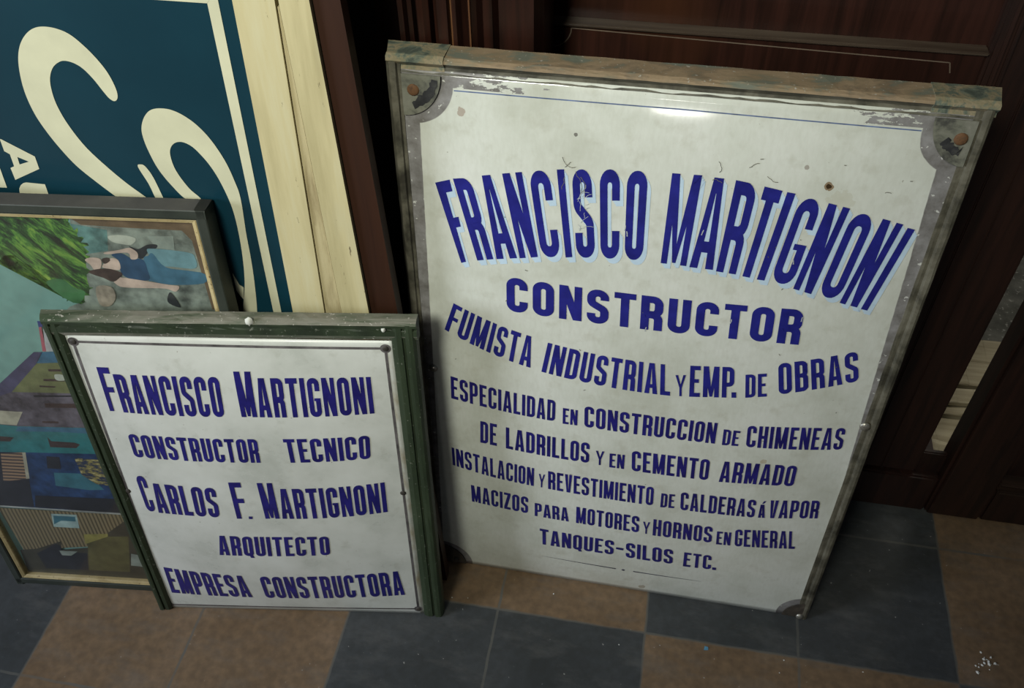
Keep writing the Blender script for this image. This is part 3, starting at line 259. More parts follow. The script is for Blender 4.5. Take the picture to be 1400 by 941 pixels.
def glyph(ch, w, h, t):
    m = t/2; l, r, b, T = m, w-m, m, h-m; rc = (w-t)*.46; th = min(t, .17*h)
    tt = min(t, .33*w); Q = []
    if ch == 'C': Q += stroke([(r,.67*h),(r,T),(l,T),(l,b),(r,b),(r,.33*h)], t, rc)
    elif ch == 'G':
        Q += stroke([(r,.67*h),(r,T),(l,T),(l,b),(r,b),(r,.47*h)], t, rc); Q += bar(w*.47,.49*h-min(th,.07*h),w,.49*h); Q += bar(w-t,.2*h,w,.49*h)
    elif ch in 'OQ':
        Q += stroke([(l,b),(l,T),(r,T),(r,b)], t, rc, True)
        if ch == 'Q': Q += band((w*.45,.16*h),(w*.66,-.10*h),(w*.78,.16*h),(w*1.02,-.10*h))
    elif ch == 'S': Q += stroke([(r,.70*h),(r,T),(l,T),(l,.60*h),(r,.42*h),(r,b),(l,b),(l,.30*h)], t, rc)
    elif ch == 'D': Q += bar(0,0,t,h); Q += stroke([(m,T),(r,T),(r,b),(m,b)], t, rc*1.05)
    elif ch == 'B':
        Q += bar(0,0,t,h); Q += stroke([(m,h-th/2),(r-.02*w,h-th/2),(r-.02*w,.53*h),(m,.53*h)], th, rc); Q += stroke([(m,.53*h),(r,.53*h),(r,th/2),(m,th/2)], th, rc)
        Q += bar(w-t-.02*w,.62*h,w-.02*w,.90*h); Q += bar(w-t,.10*h,w,.46*h)
    elif ch == 'P': Q += bar(0,0,t,h); Q += stroke([(m,T),(r,T),(r,.43*h),(m,.43*h)], t, rc)
    elif ch == 'R':
        Q += bar(0,0,t,h); Q += stroke([(m,T),(r,T),(r,.47*h),(m,.47*h)], t, rc); Q += stroke([(m,.45*h),(r,.45*h),(r,0)], t, rc)
    elif ch == 'E': Q += bar(0,0,t,h); Q += bar(t,h-th,w,h); Q += bar(t,0,w,th); Q += bar(t,.52*h-th*.45,w*.86,.52*h+th*.45)
    elif ch == 'F': Q += bar(0,0,t,h); Q += bar(t,h-th,w,h); Q += bar(t,.50*h-th*.45,w*.95,.50*h+th*.45)
    elif ch == 'L': Q += bar(0,0,t,h); Q += bar(t,0,w,th)
    elif ch == 'H': Q += bar(0,0,t,h); Q += bar(w-t,0,w,h); Q += bar(t,.5*h-th/2,w-t,.5*h+th/2)
    elif ch == 'I': Q += bar(0,0,w,h)
    elif ch == 'T': Q += bar(0,h-th,w,h); Q += bar(w/2-m,0,w/2+m,h-th)
    elif ch == 'U': Q += stroke([(l,h),(l,b),(r,b),(r,h)], t, rc)
    elif ch in 'AV':
        ap = 1.25*t; tb = t*1.02; a = (w-ap)/2
        if ch == 'A':
            Q += band((0,0),(a,h),(tb,0),(a+ap/2+.02*w,h)); Q += band((w-tb,0),(a+ap/2-.02*w,h),(w,0),(a+ap,h))
            y0, y1 = .19*h, .19*h+th*.95; x = lambda y: a*y/h+tb*.5
            Q += band((x(y0),y0),(w-x(y0),y0),(x(y1),y1),(w-x(y1),y1))
            y0 = .84*h; Q += band((a*.9,y0),(w-a*.9,y0),(a,h),(w-a,h))
        else:
            Q += band((0,h),(a,0),(tb,h),(a+ap/2,0)); Q += band((w-tb,h),(a+ap/2,0),(w,h),(a+ap,0))
    elif ch == 'Y':
        Q += bar(w/2-m*.9,0,w/2+m*.9,.46*h); Q += band((0,h),(w/2-m,.42*h),(t*.95,h),(w/2+m*.6,.42*h)); Q += band((w-t*.95,h),(w/2-m*.6,.42*h),(w,h),(w/2+m,.42*h))
    elif ch == 'M':
        Q += bar(0,0,tt,h); Q += bar(w-tt,0,w,h); c = tt*.55
        Q += band((0,h),(w/2-c*.5,.02*h),(tt*1.15,h),(w/2+c*.5,.02*h)); Q += band((w-tt*1.15,h),(w/2-c*.5,.02*h),(w,h),(w/2+c*.5,.02*h))
    elif ch == 'N':
        Q += bar(0,0,tt,h); Q += bar(w-tt,0,w,h); Q += band((0,h),(w-tt*1.15,0),(tt*1.15,h),(w,0))
    elif ch == 'Z': Q += bar(0,h-th,w,h); Q += bar(0,0,w,th); Q += band((0,th),(w-t*1.1,h-th),(t*1.1,th),(w,h-th))
    elif ch == "'": Q += band((0,0),(w*.45,h),(w*.5,0),(w,h))
    else: Q += bar(0,0,w,h)
    return Q
REL = {'I': .36, 'M': 1.32, 'N': 1.05, 'A': 1.08, 'E': .88, 'F': .86, 'L': .84, 'T': .98, '.': .36, 'Z': .92}
def quad_at(ps, s):
    if len(ps) == 2: return (ps[0][0]+(ps[1][0]-ps[0][0])*s, ps[0][1]+(ps[1][1]-ps[0][1])*s)
    a = 2*(s-.5)*(s-1); b = -4*s*(s-1); c = 2*s*(s-.5)
    return tuple(a*ps[0][i]+b*ps[1][i]+c*ps[2][i] for i in (0, 1))
def word_quads(text, top, bot, weight, t_abs=None):
    Wd = (math.dist(bot[0], bot[-1])+math.dist(top[0], top[-1]))/2
    mid_t, mid_b = quad_at(top, .5), quad_at(bot, .5); H = math.dist(mid_t, mid_b)
    gap = .24; rel = [REL.get(c, 1.0) for c in text]
    if len(text) == 1: rel = [1.0]
    unit = Wd/(sum(rel)+gap*(len(text)-1)); t = weight*unit
    if len(text) == 1: t = {'M': .30, 'A': .40, 'N': .36}.get(text, weight)*Wd
    if text == 'Y': t = .26*Wd
    if t_abs: t = t_abs*{'M': .86, 'N': .94}.get(text, 1)
    out = []; x = 0
    for c, rl in zip(text, rel):
        wl = rl*unit
        if c == 'I' and len(text) > 1: wl = t
        ky = max(1.0, min(2.1, .135*H/t)) if c not in ".-'" else 1.0
        for q in [[(gx, gy*ky) for gx, gy in g] for g in glyph(c, wl, H/ky, t)]:
            pts = []
            for px, py in q:
                s = (x+px+(rl*unit-wl)/2)/Wd; y = py/H
                B = quad_at(bot, s); Tt = quad_at(top, s)
                pts.append((B[0]+(Tt[0]-B[0])*y, B[1]+(Tt[1]-B[1])*y))
            out.append(pts)
        x += rl*unit+gap*unit
    return out
def lay(mb, quads, fn, lift, off=(0, 0), mi=0):
    for q in quads:
        mb.add([(u+off[0], fn(u+off[0], v+off[1])-lift, v+off[1]) for u, v in q], [tuple(range(len(q)))], mi)
def strip(mb, p0, p1, w0, w1, fn, lift, mi=0, n=30):
    dx, dy = p1[0]-p0[0], p1[1]-p0[1]; d = math.hypot(dx, dy); nx, ny = -dy/d, dx/d
    for k in range(n):
        c = []
        for t in (k/n, (k+1)/n):
            w_ = w0+(w1-w0)*t; c.append(((p0[0]+dx*t+nx*w_/2, p0[1]+dy*t+ny*w_/2), (p0[0]+dx*t-nx*w_/2, p0[1]+dy*t-ny*w_/2)))
        lay(mb, [[c[0][0], c[1][0], c[1][1], c[0][1]]], fn, lift, mi=mi)
def plate_mesh(name, corners, fn, mat, parent, nu=64, nv=80, thick=.0012):
    (a, b, c, d) = corners   # bl, br, tr, tl
    vs = []; fs = []; uv = []
    for j in range(nv+1):
        for i in range(nu+1):
            s, t = i/nu, j/nv
            u = (a[0]*(1-s)+b[0]*s)*(1-t)+(d[0]*(1-s)+c[0]*s)*t; v = (a[1]*(1-s)+b[1]*s)*(1-t)+(d[1]*(1-s)+c[1]*s)*t
            vs.append((u, fn(u, v), v)); uv.append((u, v))
    k = len(vs)
    vs += [(u, y+thick, v) for u, y, v in vs]; uv += uv[:]
    W_ = nu+1
    for j in range(nv):
        for i in range(nu):
            p = j*W_+i; fs.append((p, p+1, p+1+W_, p+W_)); fs.append((k+p+W_, k+p+1+W_, k+p+1, k+p))
    for i in range(nu):
        fs.append((i, k+i, k+i+1, i+1)); p = nv*W_+i; fs.append((p, p+1, k+p+1, k+p))
    for j in range(nv):
        p = j*W_; fs.append((p, p+W_, k+p+W_, k+p)); p += nu; fs.append((p, k+p, k+p+W_, p+W_))
    return link(name, vs, fs, mat, parent, None, True, uv, False)

def smooth_outline(P, k=6):
    out = []; n = len(P)
    for i in range(n):
        a, b_, c, d = P[i-1], P[i], P[(i+1) % n], P[(i+2) % n]
        for j in range(k):
            t = j/k
            out.append(tuple(.5*((2*b_[m])+(c[m]-a[m])*t+(2*a[m]-5*b_[m]+4*c[m]-d[m])*t*t+(3*b_[m]-a[m]-3*c[m]+d[m])*t**3) for m in (0, 1)))
    return out

# ------------------------------------------------------------------ the setting
def floor_material():
    k = N('checked_cement_tiles'); tc = k.n('ShaderNodeTexCoord'); sp = k.n('ShaderNodeSeparateXYZ'); k.l(tc.outputs['Object'], sp.inputs[0])
    co = k.coord('Object'); wob = k.math('MULTIPLY', k.math('SUBTRACT', k.noise(co, 25, 3), .5), .004)
    X = k.math('ADD', sp.outputs[0], wob); Y = k.math('ADD', sp.outputs[1], wob)
    fx = k.math('FLOOR', k.math('DIVIDE', X, .4)); fy = k.math('FLOOR', k.math('DIVIDE', Y, .4))
    par = k.math('MODULO', k.math('ADD', k.math('ADD', fx, fy), 40), 2)
    n1 = k.noise(co, 7, 6, .6); n2 = k.noise(co, 90, 4)
    tan = k.ramp(n1, [(.3, (.185,.115,.062)), (.55, (.245,.16,.092)), (.75, (.30,.20,.125))])
    drk = k.ramp(n1, [(.3, (.045,.050,.052)), (.55, (.064,.070,.074)), (.8, (.10,.105,.108))])
    c = k.mix(par, drk, tan)
    c = k.mix(k.ramp(n2, [(.35, .35), (.7, 0)]), c, (.03,.028,.025))
    def joint(V):
        m = k.math('ABSOLUTE', k.math('SUBTRACT', k.math('FRACT', k.math('DIVIDE', V, .2)), .5))
        return k.math('GREATER_THAN', m, .5-.0085)
    j = k.math('MAXIMUM', joint(X), joint(Y)); jn = k.math('MULTIPLY', j, k.ramp(k.noise(co, 14, 3), [(.35, .3), (.65, .9)]))
    c = k.mix(k.ramp(k.noise(k.coord('Object', (1, 2.5, 1), (0, 0, .5)), 11, 7, .7), [(.5, 0), (.72, .35)]), c, (.17,.165,.155))
    c = k.mix(jn, c, (.135,.13,.115))
    sp2 = k.ramp(k.noise(co, 180, 1), [(.76, 0), (.80, .7)]); c = k.mix(sp2, c, (.42,.41,.38))
    k.col(c); k.set(k.ramp(n1, [(.3, .42), (.7, .6)]), 0, .35)
    k.bump(k.math('SUBTRACT', k.math('MULTIPLY', n2, .3), j), .25, .001); return k.m
mb = MB(); mb.box((-2.2, -2.2, -.06), (2.6, .34, 0)); tag(mb.build('floor', floor_material()), kind='structure', label='black and tan checkered tile floor')
k = N('grey_grit_concrete'); co = k.coord('Object'); k.col(k.mix(k.ramp(k.noise(co, 120, 2), [(.62, 0), (.68, .8)]), k.ramp(k.noise(co, 30, 6), [(.3, (.07,.07,.06)), (.7, (.17,.165,.145))]), (.38,.37,.34))); k.set(.9); k.bump(k.noise(co, 90, 5), .5, .004)
mb = MB(); mb.box((-2.2, .34, -.06), (2.6, 1.6, 0)); tag(mb.build('floor', k.m), kind='structure', label='gritty grey concrete floor beyond the doors')
plaster = worn('grey_plaster', [(.16,.155,.14), (.24,.235,.21)], 6, .9)
mb = MB(); mb.box((-2.2, 1.6, -.06), (2.6, 1.7, 2.0)); tag(mb.build('wall_far', plaster), kind='structure')
darkwall = worn('dark_brown_wall', [(.012,.008,.006), (.022,.015,.011)], 8, .7)
mb = MB(); mb.box((-2.2, .30, 0), (.47, .34, 1.5)); tag(mb.build('wall_back', darkwall), kind='structure')

# --- dark mahogany woodwork behind the signs
mah_v = wood('mahogany_upright', (.010,.0045,.003), (.034,.011,.007), 2, 6, .36, .45)
mah_h = wood('mahogany_panel', (.012,.0055,.004), (.036,.013,.009), 2, 5, .34, .4, extra=(.06,.022,.010))
mah_d = wood('mahogany_darkest', (.010,.0055,.0045), (.032,.013,.009), 2, 6, .42, .5)
orange = wood('worn_wood_streak', (.09,.035,.012), (.16,.07,.025), 2, 6, .5)
inlay_m = simple('pale_inlay', (.16,.12,.09), .5)
# fluted jamb: one moulded cross-section
prof = [(.455,.225),(.4958,.225),(.4958,.172),(.499,.163),(.503,.165),(.505,.172),(.508,.163),(.5115,.165),(.513,.172),(.517,.162),(.523,.160),(.5275,.164),(.5295,.176),(.532,.164),(.536,.160),(.545,.160),(.5475,.168),(.5495,.160),(.5535,.159),(.557,.166),(.561,.170),(.564,.164),(.567,.160),(.571,.164),(.575,.172),(.583,.174),(.587,.184),(.5885,.176),(.60,.176),(.62,.178),(.626,.20),(.626,.262),(.455,.262)]
mb = MB(); n = len(prof)
mb.add([(x, y, 0.0) for x, y in prof]+[(x, y, 1.25) for x, y in prof], [tuple(range(n)), tuple(range(2*n-1, n-1, -1))]+[(i, (i+1) % n, (i+1) % n+n, i+n) for i in range(n)])
tag(mb.build('trim_1', mah_v), kind='structure', label='fluted dark mahogany door jamb behind the large sign')
jamb = bpy.data.objects['trim_1']
for x, y in ((.5475, .1665), (.5655, .1605)):
    mb = MB(); mb.box((x-.0007, y-.0014, .0), (x+.0007, y+.002, 1.25)); mb.build('worn_edge', orange, jamb)

d1 = empty('door_1', (0, 0, 0)); tag(d1, 'dark mahogany panelled door behind the large enamel sign', kind='structure')
mb = MB(); mb.box((.50, .268, .0805), (.622, .30, 1.3), bev=.002); mb.build('stile', mah_v, d1)
mb = MB(); mb.box((1.036, .266, .0835), (1.152, .30, 1.3), bev=.003)
for x in (1.046, 1.0535): mb.box((x-.002, .2625, .16), (x+.002, .268, 1.3), bev=.001)
mb.box((1.079, .2635, .0835), (1.084, .268, 1.3), bev=.0015); mb.box((1.104, .2645, .0835), (1.107, .268, 1.3), bev=.001)
mb.build('stile', mah_d, d1)
mb = MB(); mb.box((.622, .268, .48), (1.036, .30, .715), bev=.002); mb.build('rail', mah_h, d1)
mb = MB(); mb.box((.622, .268, .0835), (1.036, .30, .20), bev=.002); mb.build('rail', mah_v, d1)
mb = MB(); mb.box((.60, .276, .19), (1.05, .296, .49)); mb.build('panel', mah_h, d1)
mb = MB(); mb.box((.60, .279, .71), (1.05, .296, 1.3)); mb.build('panel', mah_h, d1)
mb = MB(); mb.box((.622, .2635, .7150), (1.036, .280, .7185), bev=.0012); mb.build('moulding', wood('mahogany_moulding_highlight', (.035,.022,.016), (.10,.075,.055), 0, 6, .3), d1)  # paler than the other mahogany: the edge highlight is painted into its colour
mb = MB(); il = [(.6225, .6890)]
for kx in range(9):
    a = math.pi/2*kx/8; il.append((.6225+.0205*math.sin(a)*1.0, .6908+.0212*(1-math.cos(a))))
il += [(.80, .7085), (1.0053, .7042), (1.0085, .6935)]
for p, q in zip(il, il[1:]): strip(mb, p, q, .0011, .0011, lambda u, v: .2678, .0, n=6)
mb.build('inlay', inlay_m, d1)

t2 = MB(); t2.box((.47, .262, 0), (1.186, .345, .078), bev=.003); t2.box((1.14, .276, .076), (1.20, .284, .118), bev=.002)
tag(t2.build('trim_2', mah_d), kind='structure', label='dark wooden sill under the mahogany door')

d2 = empty('door_2', (0, 0, 0)); tag(d2, 'dark wooden door leaf right of the narrow gap', kind='structure')
mb = MB(); mb.box((1.1865, .256, .002), (1.262, .296, 1.3), bev=.004); mb.box((1.1905, .254, .03), (1.196, .258, 1.3), bev=.001); mb.build('stile', mah_d, d2)
mb = MB(); mb.box((1.262, .258, .002), (2.3, .296, .075), bev=.003); mb.build('rail', mah_d, d2)
mb = MB(); mb.box((1.262, .252, .075), (2.3, .28, .082), bev=.002); mb.box((1.262, .256, .089), (2.3, .28, .094), bev=.0015); mb.build('moulding', wood('mahogany_bead', (.02,.013,.010), (.05,.03,.022), 0, 6, .35), d2)
mb = MB(); mb.box((1.255, .274, .08), (2.3, .29, 1.3)); mb.build('panel', mah_d, d2)

# ------------------------------------------------------------------ large enamel sign
PL = dict(u0=.018, u1=.507, v0=.002, v1=.732)
def nL(u, v):
    x = max(-1, min(1, 2*(u-PL['u0'])/(PL['u1']-PL['u0'])-1)); y = max(-1, min(1, 2*(v-PL['v0'])/(PL['v1']-PL['v0'])-1))
    return .004-.014*(1-x*x)*(1-abs(y)**6)
L = D['L']; LEAN_L = .09107
big = empty('enamel_sign', (.4892, .05802, 0), (-LEAN_L, 0, -.00522))
tag(big, 'large white enamel sign with arched blue name, in weathered zinc frame, leaning on dark door', 'sign', 'enamelled builder signs leaning on woodwork')

def enamel_large():
    k = N('white_enamel_grey_border'); tc = k.n('ShaderNodeTexCoord'); sp = k.n('ShaderNodeSeparateXYZ'); k.l(tc.outputs['UV'], sp.inputs[0])
    u0, v0 = sp.outputs[0], sp.outputs[1]; co = k.coord('UV')
    w1 = k.math('MULTIPLY', k.math('SUBTRACT', k.noise(co, 60, 3), .5), .0016)
    u = k.math('ADD', u0, w1); v = k.math('ADD', v0, w1)
    dl = k.math('SUBTRACT', u, k.math('ADD', k.math('MULTIPLY', v, .0174), .0200))
    dr = k.math('SUBTRACT', k.math('ADD', k.math('MULTIPLY', v, -.0397), .5187), u)
    def circ(cx, cy, r):
        a = k.math('SUBTRACT', u, cx); b = k.math('SUBTRACT', v, cy)
        return k.math('SUBTRACT', k.math('SQRT', k.math('ADD', k.math('MULTIPLY', a, a), k.math('MULTIPLY', b, b))), r)
    d = k.math('MINIMUM', dl, dr)
    for c in ((.024,.7258,.0414), (.507,.7191,.0369), (.0205,.004,.041), (.518,.006,.036)): d = k.math('MINIMUM', d, circ(*c))
    field = k.math('MULTIPLY', k.math('ADD', k.math('MULTIPLY', d, 1400), .5), 1, clamp=True)
    # top margin: flaked most towards the two upper corners
    e = k.math('ABSOLUTE', k.math('SUBTRACT', u0, .275)); flake = k.noise(k.coord('UV', (.6, 1.6, 1)), 75, 5, .7)
    thr = k.ramp(e, [(.10, .72), (.165, .50), (.205, .40), (.235, .34)])
    bare = k.math('MULTIPLY', k.math('GREATER_THAN', flake, thr), k.math('GREATER_THAN', v0, .7225))
    n1 = k.noise(co, 9, 6, .6); n2 = k.noise(co, 45, 5, .6)
    white = k.ramp(n1, [(.3, (.50,.51,.44)), (.5, (.62,.635,.575)), (.72, (.69,.70,.655))])
    white = k.mix(k.ramp(n2, [(.54, 0), (.80, .5)]), white, (.40,.385,.30))
    white = k.mix(k.ramp(k.noise(k.coord('UV', (2.2, .7, 1)), 120, 4, .6), [(.35, .16), (.6, 0)]), white, (.42,.41,.34))
    spk = k.ramp(k.noise(co, 230, 2), [(.74, 0), (.78, .6)]); white = k.mix(spk, white, (.22,.19,.14))
    def blot(p, r, c, s):
        a = k.math('SUBTRACT', u0, p[0]); b = k.math('SUBTRACT', v0, p[1])
        dd = k.math('SQRT', k.math('ADD', k.math('MULTIPLY', a, a), k.math('MULTIPLY', b, b)))
        dd = k.math('ADD', dd, k.math('MULTIPLY', k.math('SUBTRACT', k.noise(co, 150, 3), .5), r*1.6))
        return k.mix(k.math('MULTIPLY', k.math('LESS_THAN', dd, r), s), white, c)
    for p, r, c, s in ((L['spot'], .0042, (.20,.12,.05), .85), (L['spot'], .0024, (.05,.03,.015), 1), (L['spot2'], .0042, (.33,.25,.20), .7), ((.179,.6905), .0018, (.10,.09,.08), .8), ((.42,.648), .012, (.50,.49,.40), .5), ((.384,.679), .0022, (.2,.15,.12), .6), ((.30,.015), .005, (.25,.2,.13), .6), ((.413,.302), .004, (.35,.25,.12), .5)):
        white = blot(p, r, c, s)
    grey = k.ramp(k.noise(co, 50, 6, .65), [(.3, (.13,.12,.11)), (.55, (.235,.225,.22)), (.72, (.30,.29,.29))])
    flk = k.math('GREATER_THAN', k.noise(co, 120, 3, .6), .665); grey = k.mix(k.math('MULTIPLY', flk, .85), grey, (.62,.62,.58))
    c = k.mix(field, grey, white); c = k.mix(bare, c, grey)
    k.col(c); k.set(k.ramp(n1, [(.3, .07), (.7, .13)]), 0, .5); k.bump(k.noise(co, 14, 2), .05, .002); return k.m
plate_mesh('enamel_plate', [(.014, .001), (.5235, .001), (.5165, .7375), (.014, .7375)], nL, enamel_large(), big)

rail_side = [(.0,.028),(.0015,.012),(.006,.001),(.0085,0),(.012,.0005),(.0135,.0035),(.017,.0028),(.0195,.003),(.0205,.0075),(.0205,.028)]
rail_left = [(.0,.028),(.002,.010),(.0075,.0005),(.010,0),(.0135,.0008),(.0145,.0032),(.0175,.003),(.0182,.0075),(.0182,.028)]
rail_top = [(.0,.0295),(.0008,.004),(.0025,.0004),(.005,.0),(.0068,.0025),(.010,.0050),(.0140,.0046),(.0165,.003),(.0175,.0065),(.0175,.0295)]
tl = math.tan(LEAN_L)
mb = MB(); mb.sweep((0, .0008), (0, .7445), (1, 0), rail_left, 0, tl, 30, .0006); mb.build('side_rail', zinc_cove, big)
mb = MB(); mb.sweep((.5277, .0008), (.5262, .7445), (-1, 0), rail_side, 0, tl, 30, .0006); mb.build('side_rail', zinc_cove, big)
def two_tone(mb, prof, segs, split):   # dusty upper face, bare cove below
    for k in range(segs):
        for i in range(len(prof)): mb.m[k*len(prof)+i] = 1 if i in split else 0
mb = MB(); mb.sweep((.0005, .7506), (.5272, .7506), (0, -1), rail_top, 0, 0, 40, .0009, (.0075, .0065)); two_tone(mb, rail_top, 40, (0, 1, 2)); mb.build('top_rail', [zinc_cove, zinc_top], big)
cap = [(-.0008,.0300),(-.0006,.0035),(.0015,-.0006),(.005,-.0009),(.0074,.0015),(.0100,.0042),(.0138,.0038),(.0143,.0048),(.0143,.0300)]
capm = worn('zinc_cap', [(.06,.075,.06), (.12,.14,.105), (.20,.175,.105), (.26,.21,.13), (.10,.12,.09)], 48, .85, span=.22, bump=.6)
mb = MB(); mb.sweep((-.0006, .7506), (.058, .7506), (0, -1), cap, 0, 0, 10, .0004, (.0075, 0)); mb.build('corner_cap', capm, big)
mb = MB(); mb.sweep((.472, .7506), (.5284, .7506), (0, -1), cap, 0, 0, 10, .0004, (0, .0065)); mb.build('corner_cap', capm, big)
mb = MB(); mb.box((.018, .0045, .0025), (.510, .026, .0055)); mb.build('bottom_rail', iron, big)
mb = MB(); mb.box((.016, .0235, .01), (.512, .0265, .735)); mb.build('backing_board', wood('pine_backing', (.10,.07,.04), (.2,.14,.08), 2), big)
def gusset(c, r, a0, a1, y, m_=None):
    pts = [c]+[(c[0]+r[0]*math.cos(a0+(a1-a0)*k/12), c[1]+r[1]*math.sin(a0+(a1-a0)*k/12)) for k in range(13)]
    mb = MB(); mb.prism(pts, y, y+.0012); return mb.build('corner_gusset', m_ or gusset_m, big)
P2 = math.pi/2
gus_low = worn('gusset_dark', [(.02,.018,.015), (.05,.04,.03), (.10,.08,.06)], 50, .7)
gusset((.0180, .7335), (.0365, .0405), 0, -P2, .0008); gusset((.5110, .7335), (.0345, .0425), math.pi, math.pi+P2, .0008)
gusset((.0185, .0035), (.034, .036), 0, P2, .0008, gus_low); gusset((.5195, .0035), (.030, .030), P2, math.pi, .0008, gus_low)
tar = worn('black_tar', [(.008,.008,.009), (.02,.02,.022), (.05,.05,.045)], 90, .8)
def smear(c, r0, r1, a0, a1, host):
    pts = [(c[0]+(r1+.001*rs0.uniform(-1, 1))*math.cos(a0+(a1-a0)*k/14), c[1]+(r1+.001*rs0.uniform(-1, 1))*math.sin(a0+(a1-a0)*k/14)) for k in range(15)]
    pts += [(c[0]+(r0+.003*rs0.uniform(-1, 1))*math.cos(a1+(a0-a1)*k/14), c[1]+(r0+.003*rs0.uniform(-1, 1))*math.sin(a1+(a0-a1)*k/14)) for k in range(15)]
    m2 = MB(); m2.prism(pts, .0004, .0009); m2.build('tar_smear', tar, host)['label'] = 'black tarry smear on the corner plate'
rs0 = random.Random(3); gs = [o for o in big.children if o.name.startswith('corner_gusset')]
smear((.0180, .7335), .026, .0345, -.12, -1.25, gs[0]); smear((.5110, .7335), .026, .0335, math.pi+.75, math.pi+1.35, gs[1])
for key, y, m_, r in (('s_tl', .0008, rust, .0058), ('s_tr', .0008, rust, .0058), ('s_ml', .0025, steel, .0052), ('s_mr', .0015, steel, .0056), ('s_bl', .0008, iron, .004), ('s_br', .0008, steel, .005)):
    mb = MB(); mb.dome(L[key], r, .0017 if m_ is rust else .0026, yfn=min(y, nL(*L[key])-.0001)); mb.build('screw', m_, big, True)
# scratches and chips in the enamel
scr_m = simple('bare_scratch', (.13, .12, .09), .7, .3, 200); scr_l = simple('chipped_letter_scratch', (.42, .44, .46), .5)
rs = random.Random(5)
def squiggle(mb, p, length, ang, w_, n=5):
    for _ in range(n):
        q = (p[0]+length/n*math.cos(ang), p[1]+length/n*math.sin(ang)); strip(mb, p, q, w_, w_*.7, nL, .0008, n=3); p = q; ang += rs.uniform(-.7, .7)
mb = MB()
for p, ln_, an in (((.168,.668), .018, -1.2), ((.171,.648), .014, -1.9), ((.181,.655), .022, -1.3), ((.186,.650), .02, -1.0), ((.176,.664), .008, -2.4), ((.305,.660), .010, .5), ((.31,.668), .012, .9), ((.352,.668), .012, -.7), ((.335,.675), .010, .4), ((.455,.66), .006, .7)):
    squiggle(mb, p, ln_, an, .0006)
for _ in range(26): squiggle(mb, (rs.uniform(.05, .48), rs.uniform(.03, .70)), rs.uniform(.001, .003), rs.uniform(0, 6.3), .0008, 1)
mb.build('scratch_marks', scr_m, big, recalc=False)['kind'] = 'stuff'
mb = MB()
for _ in range(15): squiggle(mb, (rs.uniform(.182, .198), rs.uniform(.585, .635)), rs.uniform(.004, .011), rs.uniform(.3, 1.9), .0005, 3)
for p in ((.231,.598), (.234,.592), (.345,.50), (.262,.478), (.413,.51), (.392,.578), (.303,.602)): squiggle(mb, p, .006, rs.uniform(1.2, 1.9), .0011, 2)
mb.build('letter_scratches', scr_l, big, recalc=False)['kind'] = 'stuff'
# thin painted lines
mb = MB(); strip(mb, (.066, .7203), (.268, .7216), .0011, .0011, nL, .0002, n=50); strip(mb, (.268, .7216), (.4695, .7200), .0011, .0011, nL, .0002, n=50); mb.build('thin_border_line', line_blue, big)
mb = MB(); strip(mb, L['rule0'], L['rule1'], .0003, .0022, nL, .0003); strip(mb, L['rule2'], L['rule3'], .0022, .0003, nL, .0003)
lay(mb, [[(L['dot'][0]+.0022*math.cos(a), L['dot'][1]+.0022*math.sin(a)) for a in [k*math.pi/5 for k in range(10)]]], nL, .0003)
mb.build('closing_rule', line_ink, big)
# lettering
lines_big = {}
for sg, ln, text, top, bot in D['words']:
    if sg == 'L': lines_big.setdefault(ln, []).append((text, top, bot))
T0 = [.39*(math.dist(tp_[0], tp_[-1])+math.dist(bt_[0], bt_[-1]))/2 for tx_, tp_, bt_ in lines_big[0] if tx_ == 'O'][0]
for ln, items in sorted(lines_big.items()):
    mb = MB()
    for text, top, bot in items:
        q = word_quads(text, top, bot, .385, T0 if ln == 0 else None)
        lay(mb, q, nL, .0006)
    o = mb.build('lettering', navy if ln < 3 else navy_s, big, recalc=False)
    if ln == 0:
        o['label'] = 'tall arched dark blue name lettering'
        sh = MB()
        for text, top, bot in items:
            q = word_quads(text, top, bot, .42, T0)
            for kk in (1, 2, 3): lay(sh, q, nL, .00025+.00002*kk, (.0013*kk, -.0019*kk))
        sh.build('letter_shade', paleblue, o, recalc=False)['label'] = 'pale blue painted drop shade'

# ------------------------------------------------------------------ small enamel sign
def nS(u, v):
    x = max(-1, min(1, 2*(u-.018)/(.368-.018)-1)); y = max(-1, min(1, 2*(v-.004)/(.477-.004)-1))
    return .005-.012*(1-x*x)*(1-abs(y)**4)
Sm = D['S']; LEAN_S = .13683
small = empty('enamel_sign', (.14001, -.08299, 0), (-LEAN_S, 0, .14689))
tag(small, 'smaller white enamel sign in green wooden frame, standing in front of the framed picture', 'sign', 'enamelled builder signs leaning on woodwork')
def enamel_small():
    k = N('white_enamel_small'); co = k.coord('UV'); n1 = k.noise(co, 12, 6, .6); n2 = k.noise(co, 42, 5, .6)
    c = k.ramp(n1, [(.3, (.46,.475,.43)), (.5, (.58,.59,.545)), (.72, (.65,.66,.62))])
    c = k.mix(k.ramp(n2, [(.58, 0), (.78, .5)]), c, (.36,.36,.30))
    c = k.mix(k.ramp(k.noise(co, 200, 2), [(.73, 0), (.77, .7)]), c, (.20,.17,.12))
    tc = k.n('ShaderNodeTexCoord'); sp = k.n('ShaderNodeSeparateXYZ'); k.l(tc.outputs['UV'], sp.inputs[0])
    rim = k.math('MULTIPLY', k.math('GREATER_THAN', sp.outputs[0], .3615), k.ramp(k.noise(k.coord('UV', (3, 1, 1)), 22, 4), [(.45, 0), (.7, .8)]))
    c = k.mix(rim, c, (.30,.23,.10))
    k.col(c); k.set(k.ramp(n1, [(.3, .24), (.7, .4)]), 0, .5); k.bump(k.noise(co, 20, 3), .1, .002); return k.m
plate_mesh('enamel_plate', [(.0085, .002), (.3665, .002), (.3695, .4745), (.0180, .4765)], nS, enamel_small(), small, 56, 64)
ts = math.tan(LEAN_S)
